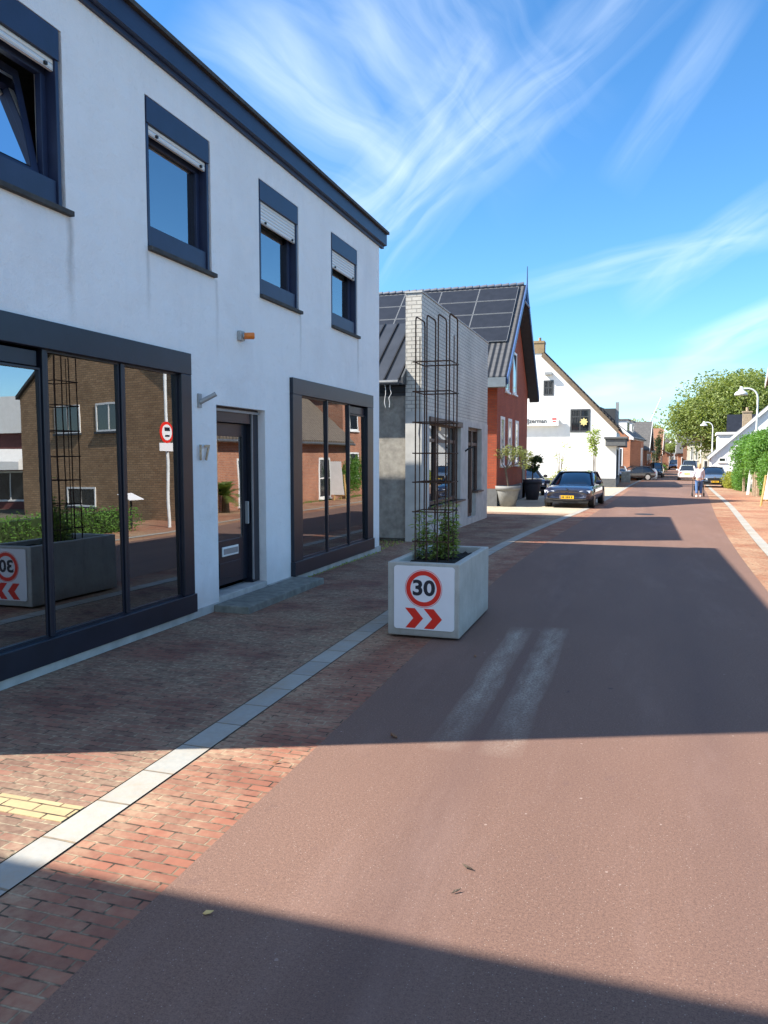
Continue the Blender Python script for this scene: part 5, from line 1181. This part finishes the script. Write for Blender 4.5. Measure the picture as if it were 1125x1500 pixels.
# litter leaves
for i, (x, y, l) in enumerate(((-1.47, 4.73, 'curled dry leaf just inside the shade on the road'), (-1.6, 2.62, 'orange brown wood chip at the edge of the front shade'), (-.67, 3.28, 'dark twig fragment in the sunny road'), (-.68, 3.08, 'smaller dark twig fragment in the sunny road'), (-2.02, 4.1, 'small dark leaf beside the brick gutter'), (-1.36, 6.9, 'pale leaf in front of the planter'))):
    q = MB(); rng = random.Random(i); a = rng.uniform(0, 3); s = (.035, .022, .03, .022, .02, .025)[i]; c_, s_ = math.cos(a), math.sin(a); wv_ = .45 if i not in (2, 3) else .18
    def T(u, v, z): return (x+(u*c_-v*s_)*s, y+(u*s_+v*c_)*s, .003+z*s)
    top = [T(-1, 0, .05), T(-.4, wv_, .35), T(.5, wv_*.9, .2), T(1, 0, .5), T(.4, -wv_, .3), T(-.5, -wv_, .15)]
    q.prism(top, (0, 0, .003)); tag(q.build('fallen_leaf' if i not in (1, 2, 3) else 'wood_bit', (M['pine'] if i in (1,) else M['bark'] if i in (2, 3) else plain('dry_leaf', (.2, .09, .04), .8))), l, 'leaf' if i not in (1, 2, 3) else 'debris')

# ------------------------------------------------------------------ woman with walker
def skin_mesh(name, nodes, edges, mat, parent, sub=2, root=0):
    me = bpy.data.meshes.new(name); me.from_pydata([n[0] for n in nodes], edges, []); o = bpy.data.objects.new(name+'_tmp', me); col.objects.link(o)
    sk = o.modifiers.new('skin', 'SKIN'); sk.use_smooth_shade = True
    for i, n in enumerate(nodes):
        v = me.skin_vertices[0].data[i]; r = n[1]; v.radius = r if isinstance(r, tuple) else (r, r); v.use_root = (i == root)
    s = o.modifiers.new('sub', 'SUBSURF'); s.levels = sub; s.render_levels = sub
    dg = bpy.context.evaluated_depsgraph_get(); m2 = bpy.data.meshes.new_from_object(o.evaluated_get(dg)); bpy.data.objects.remove(o)
    m2.materials.clear(); m2.materials.append(mat); m2.name = name
    o2 = bpy.data.objects.new(name, m2); col.objects.link(o2); o2.parent = parent; return o2
M['skin'] = plain('skin', (.55, .33, .24), .6, 0, .06); M['jeans'] = plain('blue_denim', (.08, .16, .34), .85); M['top'] = plain('pale_lilac_top', (.62, .60, .66), .85); M['hair'] = plain('blond_hair', (.50, .36, .17), .6, 0, .25, 30)
pw = thing('person', 'woman with blond hair, pale lilac top and blue jeans pushing a walker away', 'person', (3.15, 42.4, gz(42.4)), 0, local=True)
nd = [((0, 0, .93), (.15, .11)), ((0, 0, 1.08), (.13, .095)), ((0, .04, 1.25), (.15, .10)), ((0, .07, 1.38), (.12, .08)), ((0, .09, 1.47), .05), ((0, .11, 1.54), .062), ((0, .12, 1.62), (.078, .09)), ((0, .12, 1.69), .06)]
ed = [(i, i+1) for i in range(7)]
def chain(frm, pts):
    p = frm
    for q_ in pts: nd.append(q_); ed.append((p, len(nd)-1)); p = len(nd)-1
    return p
for sx in (-1, 1):
    st_ = .13 if sx > 0 else -.12
    chain(0, [((sx*.10, 0, .86), .095), ((sx*.11, st_*.5, .50), .062), ((sx*.105, st_-.03, .10), .042), ((sx*.11, st_+.10, .035), .036)])
    hnd = chain(3, [((sx*.17, .07, 1.37), .06), ((sx*.23, .10, 1.12), .044), ((sx*.24, .32, .98), .034), ((sx*.235, .41, .965), .028)])
    for k in range(4): chain(hnd, [((sx*(.205+.02*k), .455, .965), .0095), ((sx*(.205+.02*k), .475, .93), .0085), ((sx*(.205+.02*k), .45, .915), .008)])
    chain(hnd, [((sx*.20, .42, .945), .010), ((sx*.195, .44, .925), .009)])
skin_mesh('body', nd, ed, M['skin'], pw)
nd2 = [((0, 0, .90), (.175, .135)), ((0, .0, 1.08), (.165, .13)), ((0, .04, 1.25), (.185, .135)), ((0, .07, 1.38), (.15, .10)), ((0, .085, 1.44), .07)]; ed2 = [(0, 1), (1, 2), (2, 3), (3, 4)]
for sx in (-1, 1):
    b0 = len(nd2); nd2 += [((sx*.175, .07, 1.375), .075), ((sx*.235, .10, 1.12), .060), ((sx*.24, .26, 1.01), .05)]; ed2 += [(3, b0), (b0, b0+1), (b0+1, b0+2)]
skin_mesh('top', nd2, ed2, M['top'], pw)
nd3 = [((0, 0, .92), (.165, .125))]; ed3 = []
for sx in (-1, 1):
    st_ = .13 if sx > 0 else -.12; b0 = len(nd3)
    nd3 += [((sx*.10, 0, .82), .108), ((sx*.11, st_*.5, .50), .080), ((sx*.105, st_-.03, .16), .062)]; ed3 += [(0, b0), (b0, b0+1), (b0+1, b0+2)]
skin_mesh('jeans', nd3, ed3, M['jeans'], pw)
for sx in (-1, 1):
    st_ = .13 if sx > 0 else -.12; q = MB(); q.box(sx*.11-.045, sx*.11+.045, st_-.09, st_+.17, 0, .085); q.build('shoe', M['white_paint'], pw, .03)
skin_mesh('hair', [((0, .09, 1.72), (.085, .09)), ((0, .06, 1.64), (.105, .085)), ((0, .03, 1.53), (.10, .05)), ((0, .02, 1.45), (.07, .03))], [(0, 1), (1, 2), (2, 3)], M['hair'], pw)
q = MB()
for sx in (-1, 1): q.lathe([(0, -.01), (.01, 0), (0, .01)], (sx*.03, .205, 1.635), 8)
q.build('eye', M['black'], pw)
q = MB(); q.lathe([(0, -.015), (.012, -.01), (0, .02)], (0, .212, 1.60), 8); q.build('nose', M['skin'], pw)
q = MB(); q.box(-.022, .022, .195, .205, 1.565, 1.572); q.build('mouth', plain('lips', (.4, .12, .1), .5), pw)
wk = thing('walker', 'black four wheeled walker pushed by the woman in jeans', 'walker', (3.15, 42.9, gz(42.4)), 0, local=True)
q = MB()
for sx in (-1, 1):
    q.tube([(sx*.235, -.14, .965), (sx*.235, .02, .965), (sx*.25, .10, .90), (sx*.27, .30, .16)], .014, 7); q.tube([(sx*.25, .10, .75), (sx*.28, -.28, .16)], .013, 7)
q.tube([(-.25, .1, .62), (.25, .1, .62)], .012, 6); q.build('frame', M['black'], wk)
q = MB(); q.box(-.22, .22, -.08, .16, .60, .63); q.build('seat', M['black'], wk, .01)
q = MB(); q.box(-.2, .2, .12, .3, .3, .56); q.build('basket', M['pot_dark'], wk, .02)
for sx in (-1, 1):
    for yy in (.30, -.28): q = MB(); q.disc((sx*.275, yy, .10), .10, 0, .03, 20); q.build('wheel', M['tyre'], wk)

# tidy helper properties
for o in scene.objects:
    for k in ('_w', 'pf'):
        if k in o.keys(): del o[k]
